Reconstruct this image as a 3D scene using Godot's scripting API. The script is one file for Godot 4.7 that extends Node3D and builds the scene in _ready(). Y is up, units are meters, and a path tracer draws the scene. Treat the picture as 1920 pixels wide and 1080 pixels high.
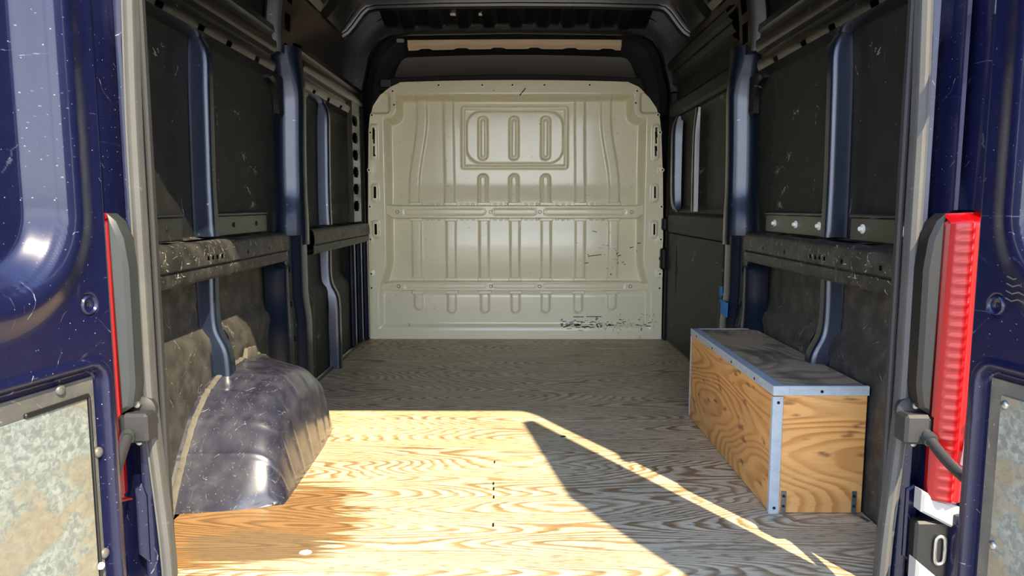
extends Node3D
# Empty panel van seen through its open rear doors. Metres, y up, load floor at y = 0, the van runs towards -z.

var M := {}
var taken := {}
var rng := RandomNumberGenerator.new()

# ------------------------------------------------------------------ mesh builder
class MB:
	var p := PackedVector3Array()
	var uv := PackedVector2Array()
	var t := PackedInt32Array()
	func v(a: Vector3, b := Vector2.ZERO) -> int:
		p.append(a); uv.append(b); return p.size() - 1
	func tri(a: int, b: int, c: int) -> void:
		t.append(a); t.append(b); t.append(c)
	func quad(a: int, b: int, c: int, d: int) -> void:
		tri(a, b, c); tri(a, c, d)
	# chamfered box
	func box(c: Vector3, s: Vector3, ch := 0.003, bs := Basis.IDENTITY) -> void:
		var h := s * 0.5
		ch = minf(ch, minf(h.x, minf(h.y, h.z)) * 0.9)
		var id := {}
		for sx in [-1, 1]:
			for sy in [-1, 1]:
				for sz in [-1, 1]:
					for ax in 3:
						var q := Vector3(sx * (h.x - ch), sy * (h.y - ch), sz * (h.z - ch))
						q[ax] = [sx, sy, sz][ax] * h[ax]
						id[[sx, sy, sz, ax]] = v(c + bs * q, Vector2(q.x + q.z, q.y))
		for ax in 3:
			var b1 := (ax + 1) % 3
			var c1 := (ax + 2) % 3
			for sg in [-1, 1]:
				var f := func(i, j):
					var k := [0, 0, 0, ax]
					k[ax] = sg; k[b1] = i; k[c1] = j
					return id[k]
				if sg > 0: quad(f.call(-1, -1), f.call(-1, 1), f.call(1, 1), f.call(1, -1))
				else: quad(f.call(-1, -1), f.call(1, -1), f.call(1, 1), f.call(-1, 1))
			for i in [-1, 1]:
				for j in [-1, 1]:
					var k0 := [0, 0, 0, b1]; var k1 := [0, 0, 0, c1]; var k2 := [0, 0, 0, c1]; var k3 := [0, 0, 0, b1]
					for k in [k0, k1, k2, k3]:
						k[b1] = i; k[c1] = j
					k0[ax] = -1; k1[ax] = -1; k2[ax] = 1; k3[ax] = 1
					if i * j > 0: quad(id[k0], id[k3], id[k2], id[k1])
					else: quad(id[k0], id[k1], id[k2], id[k3])
		for sx in [-1, 1]:
			for sy in [-1, 1]:
				for sz in [-1, 1]:
					var a: int = id[[sx, sy, sz, 0]]; var b: int = id[[sx, sy, sz, 1]]; var d: int = id[[sx, sy, sz, 2]]
					if sx * sy * sz > 0: tri(a, d, b)
					else: tri(a, b, d)
	# rows of points joined into a surface
	func loft(rings: Array, closed := false, caps := false, uvs = null) -> void:
		var n: int = rings[0].size()
		var at := []
		for i in rings.size():
			var row := PackedInt32Array()
			for j in n:
				row.append(v(rings[i][j], uvs[i][j] if uvs != null else Vector2(i, j)))
			at.append(row)
		for i in rings.size() - 1:
			for j in (n if closed else n - 1):
				var k := (j + 1) % n
				quad(at[i][j], at[i][k], at[i + 1][k], at[i + 1][j])
		if caps:
			for e in [0, rings.size() - 1]:
				var mid := Vector3.ZERO
				for q in rings[e]: mid += q
				var m := v(mid / n)
				for j in n:
					var k := (j + 1) % n
					if e == 0: tri(m, v(rings[e][k]), v(rings[e][j]))
					else: tri(m, v(rings[e][j]), v(rings[e][k]))
	# parametric sheet with cells left out
	func sheet(us: Array, vs: Array, f: Callable, skip = null, uvf = null) -> void:
		var w := vs.size()
		var first := p.size()
		for i in us.size():
			for j in w:
				v(f.call(us[i], vs[j]), uvf.call(us[i], vs[j]) if uvf != null else Vector2(us[i], vs[j]))
		for i in us.size() - 1:
			for j in w - 1:
				if skip != null and skip.call((us[i] + us[i + 1]) * 0.5, (vs[j] + vs[j + 1]) * 0.5): continue
				var a := first + i * w + j
				quad(a, a + 1, a + w + 1, a + w)
	func tube(path: Array, r, seg := 10, caps := true) -> void:
		var rings := []
		var up := Vector3.UP
		for i in path.size():
			var d: Vector3 = (path[mini(i + 1, path.size() - 1)] - path[maxi(i - 1, 0)]).normalized()
			if absf(d.dot(up)) > 0.95: up = Vector3.RIGHT
			var x := d.cross(up).normalized()
			var y := x.cross(d).normalized()
			up = y
			var ring := PackedVector3Array()
			var rr: float = r[i] if r is Array else r
			for k in seg:
				var a := TAU * k / seg
				ring.append(path[i] + (x * cos(a) + y * sin(a)) * rr)
			rings.append(ring)
		loft(rings, true, caps)
	# surface of revolution about an axis
	func lathe(prof: Array, seg: int, xf: Transform3D) -> void:
		var rings := []
		for q in prof:
			var ring := PackedVector3Array()
			for k in seg:
				var a := TAU * k / seg
				ring.append(xf * Vector3(cos(a) * q.x, sin(a) * q.x, q.y))
			rings.append(ring)
		loft(rings, true, false)
	# extruded outline (polygon in local xy, thickness along z, front at z = d)
	func prism(poly: PackedVector2Array, d: float, xf := Transform3D.IDENTITY, ch := 0.0) -> void:
		if Geometry2D.is_polygon_clockwise(poly): poly.reverse()
		var rings := []
		var inner := poly
		if ch > 0.0:
			inner = PackedVector2Array()
			for i in poly.size():
				var a := (poly[i] - poly[i - 1]).normalized()
				var b := (poly[(i + 1) % poly.size()] - poly[i]).normalized()
				var na := Vector2(-a.y, a.x); var nb := Vector2(-b.y, b.x)
				inner.append(poly[i] + (na + nb) / maxf(0.35, 1.0 + na.dot(nb)) * ch)
		var mk := func(pl, z):
			var r := PackedVector3Array()
			for q in pl: r.append(xf * Vector3(q.x, q.y, z))
			return r
		rings = [mk.call(poly, 0.0), mk.call(poly, d - ch), mk.call(inner, d)] if ch > 0.0 else [mk.call(poly, 0.0), mk.call(poly, d)]
		loft(rings, true, false)
		for e in 2:
			var pl: PackedVector2Array = inner if e == 1 else poly
			var ix := Geometry2D.triangulate_polygon(pl)
			var st := p.size()
			for q in pl: v(xf * Vector3(q.x, q.y, d if e == 1 else 0.0), q)
			for i in range(0, ix.size(), 3):
				if e == 1: tri(st + ix[i], st + ix[i + 2], st + ix[i + 1])
				else: tri(st + ix[i], st + ix[i + 1], st + ix[i + 2])
	func mesh(crease := 40.0) -> ArrayMesh:
		var nf := t.size() / 3
		var fn := PackedVector3Array(); fn.resize(nf)
		var acc := PackedVector3Array(); acc.resize(p.size())
		for i in nf:
			var a := p[t[i * 3]]; var n := (p[t[i * 3 + 2]] - a).cross(p[t[i * 3 + 1]] - a)
			fn[i] = n
			for k in 3: acc[t[i * 3 + k]] += n
		var out := []
		out.resize(Mesh.ARRAY_MAX)
		if crease >= 180.0:
			for i in acc.size(): acc[i] = acc[i].normalized()
			out[Mesh.ARRAY_VERTEX] = p; out[Mesh.ARRAY_NORMAL] = acc; out[Mesh.ARRAY_TEX_UV] = uv; out[Mesh.ARRAY_INDEX] = t
		else:
			var adj := []
			adj.resize(p.size())
			for i in nf:
				for k in 3:
					if adj[t[i * 3 + k]] == null: adj[t[i * 3 + k]] = PackedInt32Array()
					adj[t[i * 3 + k]].append(i)
			var cs := cos(deg_to_rad(crease))
			var pv := PackedVector3Array(); var pn := PackedVector3Array(); var pu := PackedVector2Array()
			for i in nf:
				var me := fn[i].normalized()
				for k in 3:
					var s := Vector3.ZERO
					for j in adj[t[i * 3 + k]]:
						if fn[j].normalized().dot(me) >= cs: s += fn[j]
					pv.append(p[t[i * 3 + k]]); pu.append(uv[t[i * 3 + k]])
					pn.append(s.normalized() if s.length() > 1e-12 else Vector3.UP)
			out[Mesh.ARRAY_VERTEX] = pv; out[Mesh.ARRAY_NORMAL] = pn; out[Mesh.ARRAY_TEX_UV] = pu
		var m := ArrayMesh.new()
		m.add_surface_from_arrays(Mesh.PRIMITIVE_TRIANGLES, out)
		return m

# ------------------------------------------------------------------ nodes
func numbered(n: String) -> String:
	if not taken.has(n):
		taken[n] = 0
		return n
	taken[n] += 1
	return "%s_%03d" % [n, taken[n]]

func thing(called: String, label: String, category: String, at := Vector3.ZERO, group := "", kind := "") -> Node3D:
	var o := Node3D.new()
	o.name = numbered(called)
	add_child(o, true)
	o.position = at
	o.set_meta("label", label); o.set_meta("category", category)
	if group: o.set_meta("group", group)
	if kind: o.set_meta("kind", kind)
	return o

func part(called: String, mb, mat: Material, parent: Node3D, crease := 40.0, label := "") -> MeshInstance3D:
	var o := MeshInstance3D.new()
	o.name = called
	o.mesh = mb.mesh(crease) if mb is MB else mb
	o.material_override = mat
	if label: o.set_meta("label", label)
	parent.add_child(o, true)
	return o

func bx(called: String, c: Vector3, s: Vector3, mat: Material, parent: Node3D, ch := 0.003, bs := Basis.IDENTITY, label := "") -> MeshInstance3D:
	var b := MB.new()
	b.box(c, s, ch, bs)
	return part(called, b, mat, parent, 20.0, label)

func span(a: float, b: float, n: int) -> Array:
	var r := []
	for i in n + 1: r.append(lerpf(a, b, float(i) / n))
	return r

func merged(lists: Array) -> Array:
	var r := []
	for l in lists: r.append_array(l)
	r.sort()
	var o := []
	for x in r:
		if o.is_empty() or x - o[-1] > 0.0008: o.append(x)
	return o

func sm(a: float, b: float, x: float) -> float:
	return smoothstep(a, b, x)

func rr(x: float, y: float, x0: float, x1: float, y0: float, y1: float, r: float) -> float:
	var q := Vector2(absf(x - (x0 + x1) * 0.5) - (x1 - x0) * 0.5 + r, absf(y - (y0 + y1) * 0.5) - (y1 - y0) * 0.5 + r)
	return Vector2(maxf(q.x, 0), maxf(q.y, 0)).length() + minf(maxf(q.x, q.y), 0.0) - r

# ------------------------------------------------------------------ materials
func std(col: Color, rough: float, metal := 0.0, spec := 0.5) -> StandardMaterial3D:
	var m := StandardMaterial3D.new()
	m.albedo_color = col
	m.roughness = rough
	m.metallic = metal
	m.metallic_specular = spec
	return m

func rgb8(r: int, g: int, b: int) -> Color:
	return Color(r / 255.0, g / 255.0, b / 255.0)

func textured(im: Image, rough: float, tri_scale := 0.0, metal := 0.0) -> StandardMaterial3D:
	var m := std(Color.WHITE, rough, metal)
	m.albedo_texture = ImageTexture.create_from_image(im)
	if tri_scale > 0.0:
		m.uv1_triplanar = true
		m.uv1_world_triplanar = true
		m.uv1_scale = Vector3.ONE * tri_scale
	return m

func stroke(im: Image, a: Vector2, b: Vector2, w: float, c: Color, op := 1.0) -> void:
	var n := int(a.distance_to(b) * 1.5) + 1
	var W := im.get_width(); var H := im.get_height()
	for i in n + 1:
		var q := a.lerp(b, float(i) / n)
		var r := int(ceil(w * 0.5))
		for dx in range(-r, r + 1):
			for dy in range(-r, r + 1):
				if Vector2(dx, dy).length() <= w * 0.5 + 0.3:
					var x := posmod(int(q.x) + dx, W); var y := posmod(int(q.y) + dy, H)
					im.set_pixel(x, y, im.get_pixel(x, y).lerp(c, op))

# mottled paint with specks of dust, chips and scratches
func worn(n: int, base: Color, mott: float, dust: Color, specks: int, scratches: int, sd: int, long := 40.0, smudges := 0) -> Image:
	var rg := RandomNumberGenerator.new()
	rg.seed = sd
	var nz := FastNoiseLite.new()
	nz.seed = sd; nz.frequency = 0.012; nz.fractal_octaves = 4
	var src := nz.get_seamless_image(n, n)
	src.convert(Image.FORMAT_L8)
	var raw := src.get_data()
	var lut := []
	for i in 256:
		var q := base.lerp(dust, clampf(mott * (i / 255.0 - 0.5 + 0.28), 0.0, 1.0))
		lut.append([q.r8, q.g8, q.b8])
	var data := PackedByteArray()
	data.resize(n * n * 3)
	var o := 0
	for i in n * n:
		var q: Array = lut[raw[i]]
		data[o] = q[0]; data[o + 1] = q[1]; data[o + 2] = q[2]
		o += 3
	var im := Image.create_from_data(n, n, false, Image.FORMAT_RGB8, data)
	for i in smudges:
		var c := Vector2(rg.randf() * n, rg.randf() * n)
		var a0 := rg.randf() * TAU
		for j in rg.randi_range(8, 26):
			var q := c + Vector2.from_angle(a0) * rg.randfn(0, 16) + Vector2(rg.randfn(0, 5), rg.randfn(0, 5))
			stroke(im, q, q + Vector2(rg.randfn(0, 6), rg.randfn(0, 6)), 1.6, dust, rg.randf_range(0.2, 0.7))
	for i in specks:
		var q := Vector2(rg.randf() * n, rg.randf() * n)
		stroke(im, q, q, rg.randf_range(0.6, 2.6), dust, rg.randf_range(0.3, 1.0))
	for i in scratches:
		var q := Vector2(rg.randf() * n, rg.randf() * n)
		var a := rg.randf() * TAU
		var l := rg.randf_range(0.2, 1.0) * long
		var op := rg.randf_range(0.25, 0.95)
		for j in 6:
			var e := q + Vector2.from_angle(a) * l / 6.0
			stroke(im, q, e, rg.randf_range(0.5, 1.6), dust, op)
			q = e
			a += rg.randfn(0, 0.25)
	return im

# rotary-cut veneer: contour bands of a stretched field, fibres, and stains given by a function of metres
func plywood(w: int, h: int, mx: float, my: float, early: Color, late: Color, bands: float, sd: int, tint = null, gx := 0.55) -> Image:
	var n1 := FastNoiseLite.new(); n1.seed = sd; n1.frequency = 1.0; n1.fractal_type = FastNoiseLite.FRACTAL_NONE
	var n2 := FastNoiseLite.new(); n2.seed = sd + 7; n2.frequency = 1.0; n2.fractal_octaves = 2
	var n3 := FastNoiseLite.new(); n3.seed = sd + 13; n3.frequency = 1.0; n3.fractal_octaves = 3
	var data := PackedByteArray()
	data.resize(w * h * 3)
	var o := 0
	var step := 16
	var kn := w / step + 1
	var ff := PackedFloat32Array(); ff.resize(kn)
	var fb := PackedFloat32Array(); fb.resize(kn)
	var fk := PackedFloat32Array(); fk.resize(kn)
	var ce := PackedVector3Array(); ce.resize(kn)
	var cl := PackedVector3Array(); cl.resize(kn)
	for j in h:
		var y := my * j / h
		for i in kn:
			var x := mx * i * step / w
			ff[i] = (n1.get_noise_2d(x * gx, y * 3.6) + 0.10 * n1.get_noise_2d(x * gx * 3.0 + 31.0, y * 12.0) + 0.008 * n1.get_noise_2d(x * 5.0, y * 60.0 + 7.0)) * bands + y * bands * 0.5
			fb[i] = n2.get_noise_2d(x * 5.0, y * 260.0)
			fk[i] = 0.85 + 0.6 * n3.get_noise_2d(x * 1.6, y * 4.0)
			var b := 1.0 + 0.08 * n3.get_noise_2d(x * 3.0 + 50.0, y * 6.0)
			for e in 2:
				var c := late if e else early
				c = Color(c.r * b, c.g * b, c.b * b)
				if tint != null: c = tint.call(x, y, float(e), c, n3, n2)
				if e: cl[i] = Vector3(c.r, c.g, c.b) * 255.0
				else: ce[i] = Vector3(c.r, c.g, c.b) * 255.0
		for i in w:
			var q := i / step
			var t := float(i - q * step) / step
			var s := fposmod(lerpf(ff[q], ff[mini(q + 1, kn - 1)], t), 1.0)
			var q1 := mini(q + 1, kn - 1)
			var fi := lerpf(fb[q], fb[q1], t)
			var k := clampf(smoothstep(0.30, 0.80, s) * (1.0 - smoothstep(0.86, 0.99, s)) * fk[q] + fi * 0.12, 0.0, 1.0)
			var c := ce[q].lerp(ce[q1], t).lerp(cl[q].lerp(cl[q1], t), k) * (1.0 + 0.05 * fi)
			data[o] = clampi(int(c.x), 0, 255); data[o + 1] = clampi(int(c.y), 0, 255); data[o + 2] = clampi(int(c.z), 0, 255)
			o += 3
	return Image.create_from_data(w, h, false, Image.FORMAT_RGB8, data)

const FX0 := -0.96
const FX1 := 0.96
const FZ0 := -1.44
const FZ1 := -4.46

func floor_tint(u: float, w: float, k: float, c: Color, n: FastNoiseLite, n2: FastNoiseLite) -> Color:
	var x := FX0 + u
	var z := FZ0 - w
	# brown oil stain beside the wheel housing, its edge runs along the grain
	var wob := 0.12 * n.get_noise_2d(x * 2.0, z * 22.0) + 0.10 * n.get_noise_2d(x * 3.0 + 4.0, z * 70.0)
	var d := Vector2((x + 0.74) / 0.34, (z + 1.80) / 0.28).length() - 0.95 + wob * 2.2
	var st := 1.0 - smoothstep(-0.05, 0.05, d)
	c = c.lerp(Color(0.50, 0.36, 0.21).lerp(Color(0.36, 0.245, 0.135), k), 0.85 * st)
	d = Vector2((x + 0.64) / 0.20, (z + 1.66) / 0.085).length() - 0.9 + wob * 2.0
	c = c.lerp(Color(0.36, 0.33, 0.27), 0.45 * (1.0 - smoothstep(-0.06, 0.04, d)))
	# small specks of ground-in dirt, the same all over the boards
	return c.lerp(Color(0.34, 0.30, 0.25), 0.45 * smoothstep(0.33, 0.48, n2.get_noise_2d(x * 21.0 + 3.0, z * 60.0)))

func make_materials() -> void:
	# navy metallic body paint
	var navy := worn(1024, Color(0.062, 0.076, 0.20), 0.05, Color(0.62, 0.63, 0.66), 620, 34, 3, 100.0)
	M.navy = textured(navy, 0.34, 1.6, 0.2)
	M.navy.metallic_specular = 0.4; M.navy.clearcoat_enabled = true; M.navy.clearcoat = 0.5; M.navy.clearcoat_roughness = 0.12
	M.pillar = textured(worn(512, Color(0.098, 0.142, 0.225), 0.05, Color(0.62, 0.63, 0.66), 90, 5, 4, 40.0), 0.33, 1.1, 0.6)
	M.pillar.metallic_specular = 0.7
	M.pillar.clearcoat_enabled = true; M.pillar.clearcoat = 0.5; M.pillar.clearcoat_roughness = 0.16
	M.skin = textured(worn(1024, Color(0.095, 0.097, 0.098), 0.10, Color(0.60, 0.60, 0.58), 130, 30, 11, 46.0, 12), 0.55, 0.9)
	M.skin.metallic_specular = 0.4
	M.dusty = textured(worn(1024, Color(0.16, 0.158, 0.152), 0.50, Color(0.56, 0.53, 0.48), 500, 90, 13, 50.0, 16), 0.6, 1.0)
	M.inner = textured(worn(512, Color(0.036, 0.040, 0.056), 0.08, Color(0.5, 0.5, 0.5), 120, 14, 17, 40.0), 0.32, 1.1)
	M.inner.clearcoat_enabled = true; M.inner.clearcoat = 0.6; M.inner.clearcoat_roughness = 0.2
	M.scuffed = textured(worn(1024, Color(0.105, 0.105, 0.105), 0.30, Color(0.80, 0.78, 0.72), 900, 520, 23, 34.0), 0.45, 1.1)
	M.arch = textured(worn(1024, Color(0.115, 0.12, 0.18), 0.40, Color(0.55, 0.54, 0.52), 1500, 170, 29, 50.0), 0.3, 1.3)
	M.arch.clearcoat_enabled = true; M.arch.clearcoat = 0.7; M.arch.clearcoat_roughness = 0.15
	M.black = std(Color(0.05, 0.05, 0.055), 0.5)
	M.dark_hole = std(Color(0.02, 0.02, 0.022), 0.8)
	M.rubber = textured(worn(512, Color(0.29, 0.29, 0.285), 0.35, Color(0.40, 0.40, 0.39), 60, 8, 31, 50.0), 0.75, 1.4)
	M.rubber_dark = std(Color(0.15, 0.15, 0.155), 0.6)
	M.steel = std(Color(0.62, 0.62, 0.61), 0.35, 0.9)
	M.steel_dull = textured(worn(512, Color(0.33, 0.33, 0.32), 0.6, Color(0.56, 0.54, 0.48), 300, 60, 37, 60.0), 0.5, 2.0, 0.3)
	M.plate = textured(spangle(768), 0.42, 1.7, 0.25)
	M.red = std(Color(0.66, 0.015, 0.02), 0.14)
	M.red.clearcoat_enabled = true; M.red.metallic_specular = 0.35; M.red.clearcoat = 0.25; M.red.clearcoat_roughness = 0.04
	M.red_deep = std(Color(0.50, 0.01, 0.02), 0.25)
	M.clear_lens = std(Color(0.86, 0.84, 0.84), 0.1)
	M.grey_plastic = std(Color(0.17, 0.185, 0.185), 0.4)
	M.pale_plastic = std(Color(0.60, 0.60, 0.60), 0.5)
	M.tape = std(Color(0.16, 0.47, 0.74), 0.7)
	M.tape_dull = std(Color(0.42, 0.52, 0.58), 0.8)
	M.white = std(Color(0.88, 0.88, 0.85), 0.6)
	M.foam = std(Color(0.93, 0.83, 0.70), 0.9)
	M.lining = textured(worn(256, Color(0.47, 0.45, 0.42), 0.12, Color(0.55, 0.52, 0.5), 0, 0, 41), 0.9, 1.5)
	M.shelf = std(Color(0.15, 0.15, 0.15), 0.7)
	M.sealant = textured(worn(256, Color(0.33, 0.315, 0.285), 0.6, Color(0.16, 0.16, 0.155), 200, 20, 43), 0.8, 4.0)
	M.concrete = textured(worn(512, Color(0.68, 0.665, 0.64), 0.4, Color(0.74, 0.72, 0.69), 300, 10, 47), 0.9, 0.5)
	# plywood
	M.ply = textured(plywood(2048, 2048, FX1 - FX0, FZ0 - FZ1, Color(0.79, 0.73, 0.61), Color(0.535, 0.43, 0.305), 12.0, 5, floor_tint), 0.5)
	M.ply_edge = std(Color(0.45, 0.36, 0.25), 0.8)
	var side_t := func(x, y, k, c, n, n2):
		var w := smoothstep(0.15, 0.42, n.get_noise_2d(x * 3.0 + 8.0, y * 5.0) + 0.3 * n2.get_noise_2d(x * 4.0, y * 40.0))
		c = c.lerp(Color(0.82, 0.64, 0.41), 0.55 * w)
		var s := smoothstep(0.42, 0.6, n.get_noise_2d(x * 7.0 + 2.0, y * 17.0))
		return c.lerp(Color(0.34, 0.24, 0.15), 0.55 * s)
	M.box_ply = textured(plywood(1024, 512, 0.93, 0.36, Color(0.83, 0.625, 0.375), Color(0.71, 0.48, 0.255), 6.5, 61, side_t, 0.8), 0.42)
	var top_t := func(x, y, k, c, n, n2):
		return c.darkened(0.3 * smoothstep(0.1, 0.5, n.get_noise_2d(x * 6.0, y * 12.0)))
	M.box_top = textured(plywood(512, 512, 0.93, 0.26, Color(0.66, 0.58, 0.475), Color(0.54, 0.46, 0.36), 11.0, 71, top_t, 1.2), 0.7)
	M.trim = textured(worn(512, Color(0.66, 0.70, 0.73), 0.25, Color(0.42, 0.45, 0.48), 160, 90, 53, 30.0), 0.45, 4.0)
	M.bulk = textured(bulk_image(), 0.26)
	M.bulk.clearcoat_enabled = true; M.bulk.clearcoat = 0.5; M.bulk.clearcoat_roughness = 0.1
	M.bulk_plain = std(Color(0.92, 0.895, 0.765), 0.28)
	M.bulk_plain.clearcoat_enabled = true; M.bulk_plain.clearcoat = 0.5; M.bulk_plain.clearcoat_roughness = 0.1

func spangle(n: int) -> Image:
	var nz := FastNoiseLite.new(); nz.seed = 77; nz.frequency = 0.045; nz.fractal_octaves = 5; nz.fractal_gain = 0.65; nz.domain_warp_enabled = true; nz.domain_warp_amplitude = 40.0
	var src := nz.get_seamless_image(n, n)
	var nb := FastNoiseLite.new(); nb.seed = 78; nb.frequency = 0.004; nb.fractal_octaves = 4
	var big := nb.get_seamless_image(n, n)
	src.convert(Image.FORMAT_L8); big.convert(Image.FORMAT_L8)
	var sa := src.get_data(); var sb := big.get_data()
	var im := Image.create_empty(n, n, false, Image.FORMAT_RGB8)
	for y in n:
		for x in n:
			var a := sa[y * n + x] / 255.0
			var b := sb[y * n + x] / 255.0
			var c := Color(0.40, 0.43, 0.42).lerp(Color(0.60, 0.63, 0.61), smoothstep(0.2, 0.85, a))
			c = c.lerp(Color(0.52, 0.47, 0.38), smoothstep(0.5, 0.72, b + (a - 0.5) * 0.3) * 0.7)
			im.set_pixel(x, y, c)
	return im

func bulk_image() -> Image:
	var n := 1024
	var im := worn(n, Color(0.92, 0.895, 0.765), 0.05, Color(0.60, 0.58, 0.50), 40, 6, 83, 20.0)
	var rg := RandomNumberGenerator.new(); rg.seed = 84
	var dk := Color(0.07, 0.08, 0.08)
	# u = (x + 0.92) / 1.84, v = 1 - y / 1.57
	var at := func(x, y): return Vector2((x + 0.92) / 1.84 * n, (1.0 - y / 1.57) * n)
	for i in 70:   # rubbed line above the foot on the right
		var x := 0.28 + absf(rg.randfn(0, 0.24))
		if x > 0.86: continue
		var y := 0.088 + rg.randfn(0, 0.010)
		stroke(im, at.call(x, y), at.call(x + rg.randf_range(0.004, 0.03), y + rg.randfn(0, 0.004)), rg.randf_range(0.8, 2.4), dk, rg.randf_range(0.5, 1.0))
	for i in 55:
		var q := Vector2(rg.randf_range(0.5, 0.86), 0.10 + rg.randfn(0, 0.03))
		stroke(im, at.call(q.x, q.y), at.call(q.x + rg.randfn(0, 0.01), q.y + rg.randfn(0, 0.01)), rg.randf_range(0.5, 1.6), dk, rg.randf_range(0.3, 0.9))
	for i in 26:
		var q := Vector2(0.60 + rg.randfn(0, 0.09), 0.53 + rg.randfn(0, 0.07))
		stroke(im, at.call(q.x, q.y), at.call(q.x + rg.randfn(0, 0.012), q.y + rg.randfn(0, 0.005)), rg.randf_range(0.5, 2.0), dk, rg.randf_range(0.3, 0.9))
	stroke(im, at.call(0.36, 0.135), at.call(0.42, 0.135), 3.0, dk)
	stroke(im, at.call(0.44, 0.137), at.call(0.53, 0.137), 2.0, dk, 0.8)
	stroke(im, at.call(0.45, 0.51), at.call(0.53, 0.52), 1.5, dk, 0.8)
	stroke(im, at.call(0.025, 1.478), at.call(0.055, 1.512), 2.5, dk)
	for i in 60:
		var q := Vector2(rg.randf_range(-0.8, 0.8), rg.randf_range(0.1, 1.4))
		stroke(im, at.call(q.x, q.y), at.call(q.x + rg.randfn(0, 0.006), q.y + rg.randfn(0, 0.006)), rg.randf_range(0.4, 1.4), dk, rg.randf_range(0.15, 0.6))
	return im

# ------------------------------------------------------------------ scene
func _ready() -> void:
	rng.seed = 1
	# camera
	var cam := Camera3D.new()
	cam.name = "camera"
	cam.fov = rad_to_deg(2.0 * atan(540.0 / 1350.0))
	cam.near = 0.02
	cam.far = 400.0
	add_child(cam)
	cam.position = Vector3(0, 0.82, 0)
	cam.rotation = Vector3(-atan(154.0 / 1350.0), atan(7.0 / 1350.0), 0)
	cam.current = true
	# sky and exposure
	var we := WorldEnvironment.new()
	we.name = "environment"
	var env := Environment.new()
	env.background_mode = Environment.BG_SKY
	var sky := Sky.new()
	var sk := ProceduralSkyMaterial.new()
	sk.sky_top_color = Color(0.34, 0.44, 0.61)
	sk.sky_horizon_color = Color(0.91, 0.93, 0.93)
	sk.sky_curve = 0.22
	sk.ground_bottom_color = Color(0.42, 0.41, 0.39)
	sk.ground_horizon_color = Color(0.62, 0.61, 0.60)
	sk.energy_multiplier = 5.0
	sky.sky_material = sk
	env.sky = sky
	env.tonemap_mode = Environment.TONE_MAPPER_LINEAR
	env.tonemap_exposure = 1.8
	env.sdfgi_enabled = true
	env.ssao_enabled = true
	env.ssil_enabled = true
	we.environment = env
	add_child(we)
	# sun, behind the photographer's right shoulder
	var sun := DirectionalLight3D.new()
	sun.name = "sun"
	sun.light_color = Color(1.0, 0.93, 0.77)
	sun.light_energy = 2.75
	sun.light_angular_distance = 0.6
	sun.shadow_enabled = true
	sun.sky_mode = DirectionalLight3D.SKY_MODE_LIGHT_ONLY
	add_child(sun)
	sun.look_at_from_position(Vector3(0, 3, 0), Vector3(0, 3, 0) + Vector3(-0.45, -1.0, -0.81))

	make_materials()
	print("materials ", Time.get_ticks_msec())
	build_ground()
	build_floor()
	build_side(-1)
	build_side(1)
	build_sliding_door()
	build_ceiling()
	build_front()
	print("shell ", Time.get_ticks_msec())
	build_bulkhead()
	build_rear_frame()
	build_left_door()
	build_right_door()
	print("doors ", Time.get_ticks_msec())
	build_wheel_housing()
	build_box()
	build_small()
	print("done ", Time.get_ticks_msec())

func build_ground() -> void:
	var g := thing("ground", "pale concrete yard behind the van", "ground", Vector3(0, -0.62, 0), "", "structure")
	bx("slab", Vector3(0, -0.05, 0), Vector3(60, 0.1, 60), M.concrete, g)

func build_floor() -> void:
	var f := thing("floor", "worn plywood load floor of three sheets with brown stain beside wheel housing", "floor", Vector3.ZERO, "", "structure")
	bx("floor_pan", Vector3(0.0, -0.09, -3.23), Vector3(1.98, 0.14, 3.50), M.black, f)
	bx("sill_step", Vector3(0.02, -0.075, -1.475), Vector3(1.60, 0.10, 0.06), M.steel_dull, f, 0.006)
	var cuts := [-1.487, -2.690, -3.908, -4.445]
	for i in 3:
		var b := MB.new()
		var z0: float = cuts[i] - 0.0012
		var z1: float = cuts[i + 1] + 0.0012
		var xl: float = -0.935 if i else -0.90
		var xr: float = 0.935
		b.box(Vector3((xl + xr) * 0.5, -0.009, (z0 + z1) * 0.5), Vector3(xr - xl, 0.018, z0 - z1), 0.002)
		for k in b.p.size():
			b.uv[k] = Vector2((b.p[k].x - FX0) / (FX1 - FX0), (FZ0 - b.p[k].z) / (FZ0 - FZ1))
		part("plywood_sheet", b, M.ply, f, 20.0)
	for q in [[-0.068, -2.24], [-0.066, -2.06], [-0.064, -2.02], [-0.062, -1.96], [-0.058, -1.78]]:
		bx("staple", Vector3(q[0], 0.0002, q[1]), Vector3(0.005, 0.0008, 0.022), M.black, f, 0.0002)

# inner face of the body side skin: distance from the middle at height y
func skin_x(y: float) -> float:
	var a := lerpf(0.938, 0.972, sm(0.395, 0.462, y))
	return a - 0.012 * sm(0.9, 1.5, y)

# body section above the upper beam: q 0 at the wall, 1 at the roof's middle
func section(q: float, off := 0.0) -> Vector2:
	var pts := [Vector2(0.965, 1.40), Vector2(0.958, 1.56), Vector2(0.935, 1.70), Vector2(0.90, 1.79), Vector2(0.845, 1.865), Vector2(0.76, 1.915), Vector2(0.60, 1.938), Vector2(0.30, 1.947), Vector2(0.0, 1.95)]
	var s := q * (pts.size() - 1)
	var i := mini(int(s), pts.size() - 2)
	var t := s - i
	var a: Vector2 = pts[maxi(i - 1, 0)]; var b: Vector2 = pts[i]; var c: Vector2 = pts[i + 1]; var d: Vector2 = pts[mini(i + 2, pts.size() - 1)]
	var r := b.cubic_interpolate(c, a, d, t)
	if off != 0.0:
		var dv := (c - b).normalized()
		r += Vector2(dv.y, -dv.x) * off
	return r

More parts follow.
